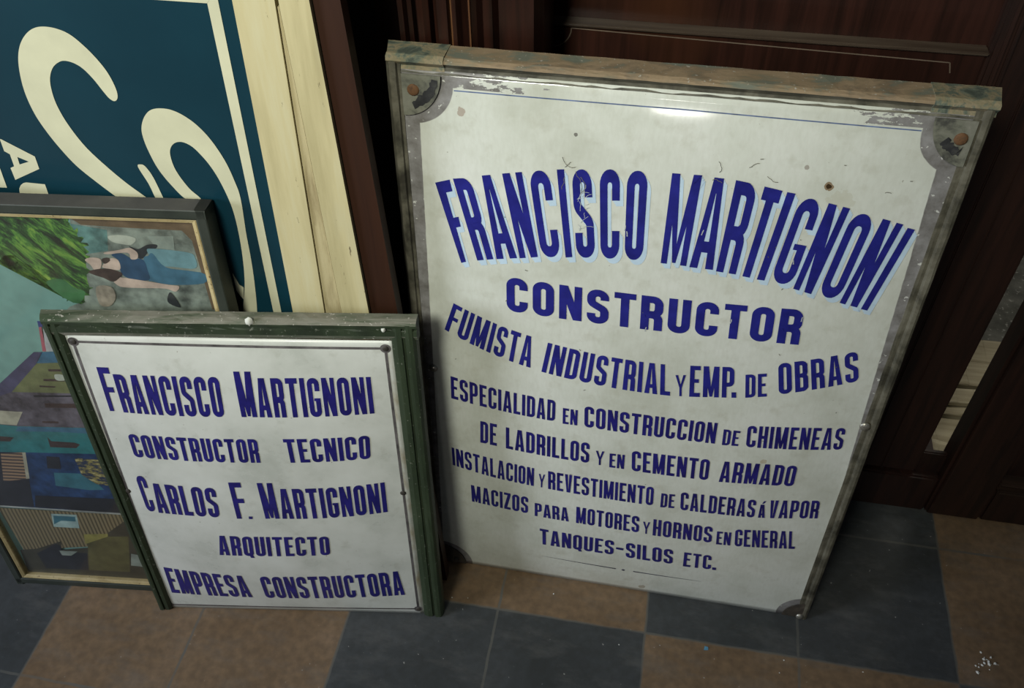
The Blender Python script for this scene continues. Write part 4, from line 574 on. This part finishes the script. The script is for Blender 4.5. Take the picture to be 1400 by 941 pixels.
g_right = [(.0,.0145),(.0012,.004),(.004,.0005),(.008,0),(.0115,.0004),(.0125,.0030),(.0145,.0030),(.0155,.0008),(.021,.0008),(.0265,.0030),(.0280,.0060),(.0280,.0145)]
g_left = [(.0,.0145),(.0012,.004),(.003,.0005),(.006,0),(.0085,.0004),(.0092,.0030),(.0105,.0028),(.0112,.0010),(.0155,.0010),(.0195,.0032),(.0200,.0060),(.0200,.0145)]
g_top = [(.0,.0145),(.0006,.006),(.0025,.0018),(.0055,0),(.0085,.0002),(.0100,.0034),(.0125,.0034),(.0135,.0012),(.0200,.0012),(.0255,.0035),(.0275,.0060),(.0275,.0145)]
mb = MB(); mb.sweep((.394, .001), (.394, .498), (-1, 0), g_right, 0, ts, 24, .0005); mb.build('side_rail', green, small)
mb = MB(); mb.sweep((-.001, .001), (.0, .498), (1, 0), g_left, 0, ts, 24, .0005); mb.build('side_rail', green, small)
mb = MB(); mb.sweep((-.0015, .5031), (.3955, .5031), (0, -1), g_top, 0, 0, 36, .0008, (.004, .001), .0145); two_tone(mb, g_top, 36, (0, 1, 2, 4, 8)); mb.build('top_rail', [green, green_top], small)
mb = MB(); mb.box((.012, .0058, .0028), (.370, .0140, .0052)); mb.build('bottom_rail', green, small)
mb = MB(); mb.box((.012, .0105, .012), (.372, .0135, .48)); mb.build('backing_board', wood('pine_backing_small', (.10,.07,.04), (.2,.14,.08), 2), small)
mb = MB()
cs = [Sm['lTL'], Sm['lTR'], Sm['lBR'], (Sm['lBL'][0], Sm['lBL'][1]+.006)]
for a, b in zip(cs, cs[1:]+cs[:1]): strip(mb, a, b, .0030, .0030, nS, .0003, n=60)
for c in cs: lay(mb, [[(c[0]+.0058*math.cos(a), c[1]+.0058*math.sin(a)) for a in [k*math.pi/8 for k in range(16)]]], nS, .0004)
mb.build('painted_border', border_ink, small)
for c in cs+[Sm['scrL'], Sm['scrR']]:
    mb = MB(); mb.dome(c, .0036, .0012, yfn=nS(*c)-.0004); mb.build('screw', iron, small, True)
for (u, v), pts in ((Sm['drip1'], 9), (Sm['drip2'], 7)):
    mb = MB()
    rr = [(.004 if pts == 9 else .0022)*(.7+.6*random.random()) for _ in range(12)]
    base = [(u+rr[k]*math.cos(k*math.pi/6), v+rr[k]*1.3*math.sin(k*math.pi/6)) for k in range(12)]
    top_y = -.0006; cen = (u, top_y-.0010, v)
    vs = [(a, .0012, b) for a, b in base]+[(u+(a-u)*.6, top_y-.0006, v+(b-v)*.6) for a, b in base]+[cen]
    fs = [(i, (i+1) % 12, (i+1) % 12+12, i+12) for i in range(12)]+[(i+12, (i+1) % 12+12, 24) for i in range(12)]
    mb.add(vs, fs); mb.build('paint_splash', splash, small, True)['label'] = 'dried white paint drip'
lines_s = {}
for sg, ln, text, top, bot in D['words']:
    if sg == 'S': lines_s.setdefault(ln, []).append((text, top, bot))
for ln, items in sorted(lines_s.items()):
    mb = MB()
    for text, top, bot in items: lay(mb, word_quads(text, top, bot, .40), nS, .0006)
    mb.build('lettering', navy_s, small, recalc=False)

# ------------------------------------------------------------------ framed picture (flat print turned on its side)
pic = empty('framed_picture', (-.0774, -.0794, 0), (-.1316, 0, .1054))
tag(pic, 'sideways picture of street and foliage in dark green frame with gold slip', 'picture')
PW, PH, PD = .4103, .6196, .0227
fr_m = worn('dark_green_frame', [(.012,.016,.012), (.024,.03,.022), (.035,.04,.032)], 20, .5)
fr_t = worn('dusty_frame_top', [(.05,.05,.048), (.085,.082,.08)], 18, .8)
gold = worn('pale_gilt', [(.26,.19,.08), (.42,.33,.16), (.50,.41,.22)], 30, .45, specks=(.2,.13,.06))
fprof = [(0,PD),(0,.0005),(.001,0),(.009,0),(.011,.001),(.0115,.008),(.0115,PD)]
mb = MB(); tp = math.tan(.1316)
mb.sweep((0, 0), (0, PH), (1, 0), fprof, 0, tp, 4); mb.sweep((PW, 0), (PW, PH), (-1, 0), fprof, 0, tp, 4)
k0 = len(mb.f); mb.sweep((0, PH), (PW, PH), (0, -1), fprof, 0, 0, 4)
for kk in range(4): mb.m[k0+kk*len(fprof)] = 1
mb.sweep((.002, .0026), (PW-.002, .0026), (0, 1), fprof, 0, 0, 4)
mb.build('frame', [fr_m, fr_t], pic)
sprof = [(.0100,.012),(.0100,.0022),(.0112,.0016),(.0150,.0030),(.0158,.0045),(.0158,.012)]
mb = MB()
for a, b, i in (((.008, .012), (.008, PH-.0105), (1, 0)), ((PW-.008, .012), (PW-.008, PH-.0105), (-1, 0)), ((.010, PH-.0005), (PW-.010, PH-.0005), (0, -1)), ((.010, .002), (PW-.010, .002), (0, 1))):
    mb.sweep(a, b, i, [(x-(.008 if i[0] else 0)+(.0015 if i[0] else 0), y) for x, y in sprof], 0, 0, 4)
mb.build('gold_slip', gold, pic)
PC = dict(ground=(.17,.20,.17), stain=(.12,.085,.05), tealrock=(.09,.18,.165), leafsoft=(.05,.14,.055), pale=(.34,.37,.31), pale2=(.21,.25,.215), bag=(.025,.028,.03), jeanpale=(.13,.245,.27), jean=(.05,.13,.19), shirt=(.025,.06,.11), skin=(.43,.34,.28), hair=(.05,.035,.028), rubble=(.25,.22,.17), roof=(.055,.055,.105), bluewall=(.04,.12,.19), flagw=(.34,.36,.36), flagr=(.30,.09,.11), navy=(.04,.05,.15), olive=(.12,.135,.06), bark=(.045,.03,.028), mauve=(.085,.078,.095), dark=(.016,.018,.024), cream=(.33,.32,.24), teal=(.025,.15,.155), deep=(.015,.04,.105), tealslab=(.035,.125,.16), line=(.28,.30,.28), ochre=(.2,.17,.09), frameblue=(.27,.38,.36), murk=(.04,.038,.025), olivedk=(.085,.08,.03), yellow=(.24,.22,.06), sky=(.15,.285,.25))
def pm(nm):
    if nm == 'leaf':
        k = N('picture_leaf'); co = k.coord('Object', (1, 1, 1), (0, math.radians(-50), 0))
        mp = k.n('ShaderNodeMapping'); mp.inputs['Scale'].default_value = (1, 1, 3.2); k.l(co, mp.inputs[0])
        f = k.noise(mp.outputs[0], 22, 8, .72, .7)
        k.col(k.ramp(f, [(.40, (.016,.018,.010)), (.49, (.03,.07,.02)), (.55, (.08,.20,.035)), (.66, (.22,.33,.055))])); k.set(.5); return k.m
    if nm in ('ochre', 'awning'):
        k = N('picture_'+nm); wv = k.n('ShaderNodeTexWave', bands_direction='X' if nm == 'ochre' else 'Z'); wv.inputs['Scale'].default_value = 60 if nm == 'ochre' else 55; wv.inputs['Distortion'].default_value = .6
        k.l(k.coord('Object'), wv.inputs[0]); c = ((.075,.06,.03), (.19,.155,.085)) if nm == 'ochre' else ((.05,.04,.04), (.26,.17,.10))
        k.col(k.ramp(wv.outputs['Fac'], [(.25, c[0]), (.6, c[1])])); k.set(.5); return k.m
    if nm == 'sparkle':
        k = N('picture_sparkle'); k.col(k.ramp(k.noise(k.coord('Object', (.6, 1, 1.6)), 130, 5, .7), [(.45, (.02,.03,.06)), (.55, (.20,.17,.05)), (.66, (.40,.36,.18))])); k.set(.5); return k.m
    amp = .45 if nm in ('ground', 'rubble', 'tealrock', 'hair', 'mauve', 'deep') else (.07 if nm == 'sky' else .2)
    return simple('picture_'+nm, PC[nm], .45, amp, 55)
names = []; mats = []
def pidx(nm):
    if nm not in names: names.append(nm); mats.append(pm(nm))
    return names.index(nm)
mb = MB(); mb.prism([(.005, .006), (PW-.005, .006), (PW-.005, PH-.005), (.005, PH-.005)], .0112, .016, pidx('sky'))
for i, (nm, poly) in enumerate(D['P']):
    poly = [(min(max(u, .006), PW-.006), min(max(v, .008), PH-.006)) for u, v in poly]
    if nm in ('leafsoft', 'jean', 'jeanpale', 'shirt', 'skin', 'hair', 'bag', 'pale', 'rubble'): poly = smooth_outline(poly, 4)
    if nm == 'leaf':
        lr = random.Random(11); poly = [(u+lr.uniform(-.0035, .0035), v+lr.uniform(-.0035, .0035)) for u, v in smooth_outline(poly, 7)]
        poly = [(u, min(v, PH-.006)) for u, v in poly]
    mb.add([(u, .0110-.00004*i, v) for u, v in poly], [tuple(range(len(poly)))], pidx(nm))
mb.build('print', mats, pic, recalc=False)
k = N('picture_glass'); tr = k.n('ShaderNodeBsdfTransparent'); gl = k.n('ShaderNodeBsdfGlossy'); gl.inputs['Roughness'].default_value = .06
mx = k.n('ShaderNodeMixShader'); lw = k.n('ShaderNodeLayerWeight'); lw.inputs[0].default_value = .25; k.l(k.math('ADD', k.math('MULTIPLY', lw.outputs['Facing'], .10), .03), mx.inputs[0]); k.l(tr.outputs[0], mx.inputs[1]); k.l(gl.outputs[0], mx.inputs[2]); k.l(mx.outputs[0], k.t.nodes['Material Output'].inputs[0])
mb = MB(); mb.box((.010, .0065, .010), (PW-.010, .0080, PH-.010)); mb.build('glass_pane', k.m, pic)

# ------------------------------------------------------------------ blue painted board in cream wooden frame
blue = empty('painted_board', (0, .006, 0), (-.08168, 0, .04218))
tag(blue, 'deep blue painted board with cream script, in chipped cream wooden frame', 'sign')
B = D['B']
ln = lambda key, v: B[key][0][0]+(B[key][1][0]-B[key][0][0])*(v-B[key][0][1])/(B[key][1][1]-B[key][0][1])
kb = N('deep_blue_paint'); cb = kb.coord('Object'); kb.col(kb.ramp(kb.noise(cb, 6, 5), [(.3, (.004,.027,.042)), (.7, (.006,.037,.056))])); kb.set(.28, 0, .5)
cream_l = simple('cream_lettering_paint', (.57,.555,.39), .4, .06, 20)
def cream_wood():
    k = N('chipped_cream_paint'); co = k.coord('Object', (9, 9, .8)); f = k.noise(co, 6, 6, .6)
    c = k.ramp(f, [(.3, (.40,.345,.185)), (.55, (.52,.455,.26)), (.75, (.56,.52,.34))])
    c = k.mix(k.ramp(k.noise(k.coord('Object', (6, 6, 1.2)), 4, 3), [(.55, 0), (.75, .35)]), c, (.47,.50,.42))
    c = k.mix(k.ramp(k.noise(k.coord('Object', (5, 5, 1)), 34, 4, .75), [(.66, 0), (.70, .9)]), c, (.10,.075,.04))
    k.col(c); k.set(.55, 0, .35); k.bump(f, .2, .001); return k.m
cw = cream_wood()
TOP = 1.12
mb = MB(); mb.prism([(-.42, .02), (ln('blue_edge', .02)+.012, .02), (ln('blue_edge', TOP)+.012, TOP), (-.42, TOP)], 0, .008); mb.build('panel', kb.m, blue)
def flat(mb, poly, y=-.0004): mb.add([(u, y, v) for u, v in poly], [tuple(range(len(poly)))])
mb = MB()
for key in ('s1', 's2', 's3'): flat(mb, smooth_outline(B[key]))
flat(mb, B['s4'])
mb.build('script_lettering', cream_l, blue, recalc=False)
mb = MB()
A, Hh = B['A'], B['A_hole']
flat(mb, [A[0], A[1], A[2], Hh[1], Hh[0], A[7], A[8]]); flat(mb, [A[2], A[3], A[4], A[5], A[6], Hh[2], Hh[1]]); flat(mb, [A[6], A[7], Hh[0], Hh[2]])
flat(mb, B['U']); flat(mb, B['L']); mb.build('block_lettering', cream_l, blue, recalc=False)
mb = MB(); b_ = B['border']     # inner / outer edges of the painted border
BV = b_[1][1]; WV = B['L1'][0][1]-.004
iv = lambda v: b_[1][0]+(b_[2][0]-b_[1][0])*(v-b_[1][1])/(b_[2][1]-b_[1][1])
ov = lambda v: b_[4][0]+(b_[3][0]-b_[4][0])*(v-b_[4][1])/(b_[3][1]-b_[4][1])
flat(mb, [(iv(.05), .05), (ov(.05), .05), (ov(BV+.011), BV+.011), (iv(BV), BV)]); flat(mb, [(-.42, BV+.0135), (iv(BV), BV-.0002), (ov(BV+.011), BV+.011), (-.42, BV+.0245)])
flat(mb, [(-.42, .05), (iv(.05), .05), (iv(.061), .061), (-.42, .061)])
mb.build('painted_border', cream_l, blue, recalc=False)
mb = MB(); mb.prism([(ln('blue_edge', .004), .004), (ln('L1', .004), .004), (ln('L1', TOP), TOP), (ln('blue_edge', TOP), TOP)], -.006, .03); mb.build('frame_stile', cw, blue)
mb = MB(); mb.prism([(-.42, TOP-.001), (ln('blue_edge', TOP), TOP-.001), (ln('blue_edge', TOP), TOP+.058), (-.42, TOP+.058)], -.006, .03); mb.build('frame_rail', cw, blue)
wedge = [(ln('L1', .004)+.0006, .004), (ln('L2', .004), .004), (ln('L2', WV), WV), (ln('L1', WV)+.0006, WV)]
mb = MB(); mb.prism(wedge, -.0035, .03); mb.build('frame_fillet', worn('stained_cream', [(.26,.20,.10), (.45,.38,.21), (.50,.43,.25)], 20, .6, stretch=(4, 4, .5)), blue)
mb = MB(); mb.prism([(ln('L2', .004)+.0009, .004), (ln('outer', .004), .004), (ln('outer', TOP), TOP), (max(ln('L2', TOP), ln('L1', TOP))+.0012, TOP), (ln('L2', WV)+.0009, WV)], -.005, .03); mb.build('frame_edge_board', cw, blue)

brn = empty('brown_board', (0, .006, 0), (-.08168, 0, .04218))
tag(brn, 'narrow reddish brown board standing right of the cream frame', 'board')
mb = MB(); mb.prism([(ln('outer', .004)+.0012, .004), (ln('brown', .004), .004), (ln('brown', TOP), TOP), (ln('outer', TOP)+.0012, TOP)], .0, .016); mb.build('plank', wood('red_brown_paint', (.022,.008,.004), (.036,.013,.006), 2, 4, .5, .3), brn)

# ------------------------------------------------------------------ pale planks behind the gap
pale_w = wood('pale_split_wood', (.22,.18,.11), (.46,.40,.28), 0, 5, .7, .3, bump=.5)
specs = [((1.17,.335,0),.22,.052,.024,-5,'short pale plank, lowest and nearest of the pile behind the gap'),
         ((1.18,.394,0),.30,.052,.034,1,'pale plank lying second from the front of the pile behind the gap'),
         ((1.19,.452,0),.34,.052,.040,0,'pale plank lying in the middle of the pile behind the gap'),
         ((1.21,.512,0),.30,.054,.046,1,'pale plank second from the back of the pile behind the gap'),
         ((1.22,.575,0),.30,.056,.040,-1,'wide pale plank lying at the very back of the pile behind the gap'),
         ((1.19,.452,.0405),.28,.030,.010,5,'thin pale offcut lying on top of the pile behind the gap'),
         ((1.175,.352,.036),.16,.036,.010,-10,'torn pale splinter lying on the front of the pile behind the gap')]
for (loc, ln_, wd, th, rz, lab) in specs:
    bm = bmesh.new(); bmesh.ops.create_cube(bm, size=1)
    for v in bm.verts: v.co = Vector(((v.co.x+.5)*ln_, v.co.y*wd, (v.co.z+.5)*th))
    bmesh.ops.subdivide_edges(bm, edges=[e for e in bm.edges if abs(e.verts[0].co.x-e.verts[1].co.x) > .01], cuts=9, use_grid_fill=True)
    bmesh.ops.bevel(bm, geom=bm.edges[:], offset=.0012, segments=1, affect='EDGES')
    for v in bm.verts:
        if v.co.z > th*.4: v.co.z -= random.random()*.0025
        if v.co.x < .02: v.co.x += random.random()*.014
    me = bpy.data.meshes.new('wooden_plank'); bm.to_mesh(me); bm.free(); me.materials.append(pale_w)
    o = bpy.data.objects.new('wooden_plank', me); COL.objects.link(o); o.location = loc; o.rotation_euler = (0, 0, math.radians(rz))
    tag(o, lab, 'plank', 'pale planks piled behind the gap')
mb = MB(); mb.box((1.412, .716, 0), (1.47, .744, .9), bev=.003)
tag(mb.build('wooden_post', wood('pale_post', (.25,.20,.12), (.45,.38,.25), 2, 5, .6)), 'pale upright timber standing at the far end of the gap', 'post')

# crumbs on the floor
mb = MB()
def crumb(x, y, r):
    k = 5; mb.add([(x+r*(.6+.6*random.random())*math.cos(2*math.pi*i/k), y+r*(.6+.6*random.random())*math.sin(2*math.pi*i/k), 0) for i in range(k)]+[(x, y, r*.7)], [(i, (i+1) % k, k) for i in range(k)])
for _ in range(16): crumb(1.236+random.gauss(0, .010), .036+random.gauss(0, .006), .0008+random.random()*.0022)
for _ in range(26): crumb(random.uniform(.45, 1.35), random.uniform(-.12, .14), .0005+random.random()*.0008)
tag(mb.build('plaster_crumbs', simple('white_crumb', (.7,.7,.66), .9)), 'white plaster crumbs scattered on the right hand tiles', 'crumbs', kind='stuff')
mb = MB(); mb.add([(.878,-.011,.0004),(.884,-.010,.0004),(.8835,-.006,.0012),(.879,-.005,.0004)], [(0, 1, 2, 3)]); mb.add([(.878,-.011,0),(.884,-.010,0),(.8835,-.006,0),(.879,-.005,0)], [(3, 2, 1, 0)])
tag(mb.build('paint_flake', simple('blue_flake', (.10,.28,.42), .6)), 'tiny blue paint flake on tan tile in front of the large sign', 'flake')
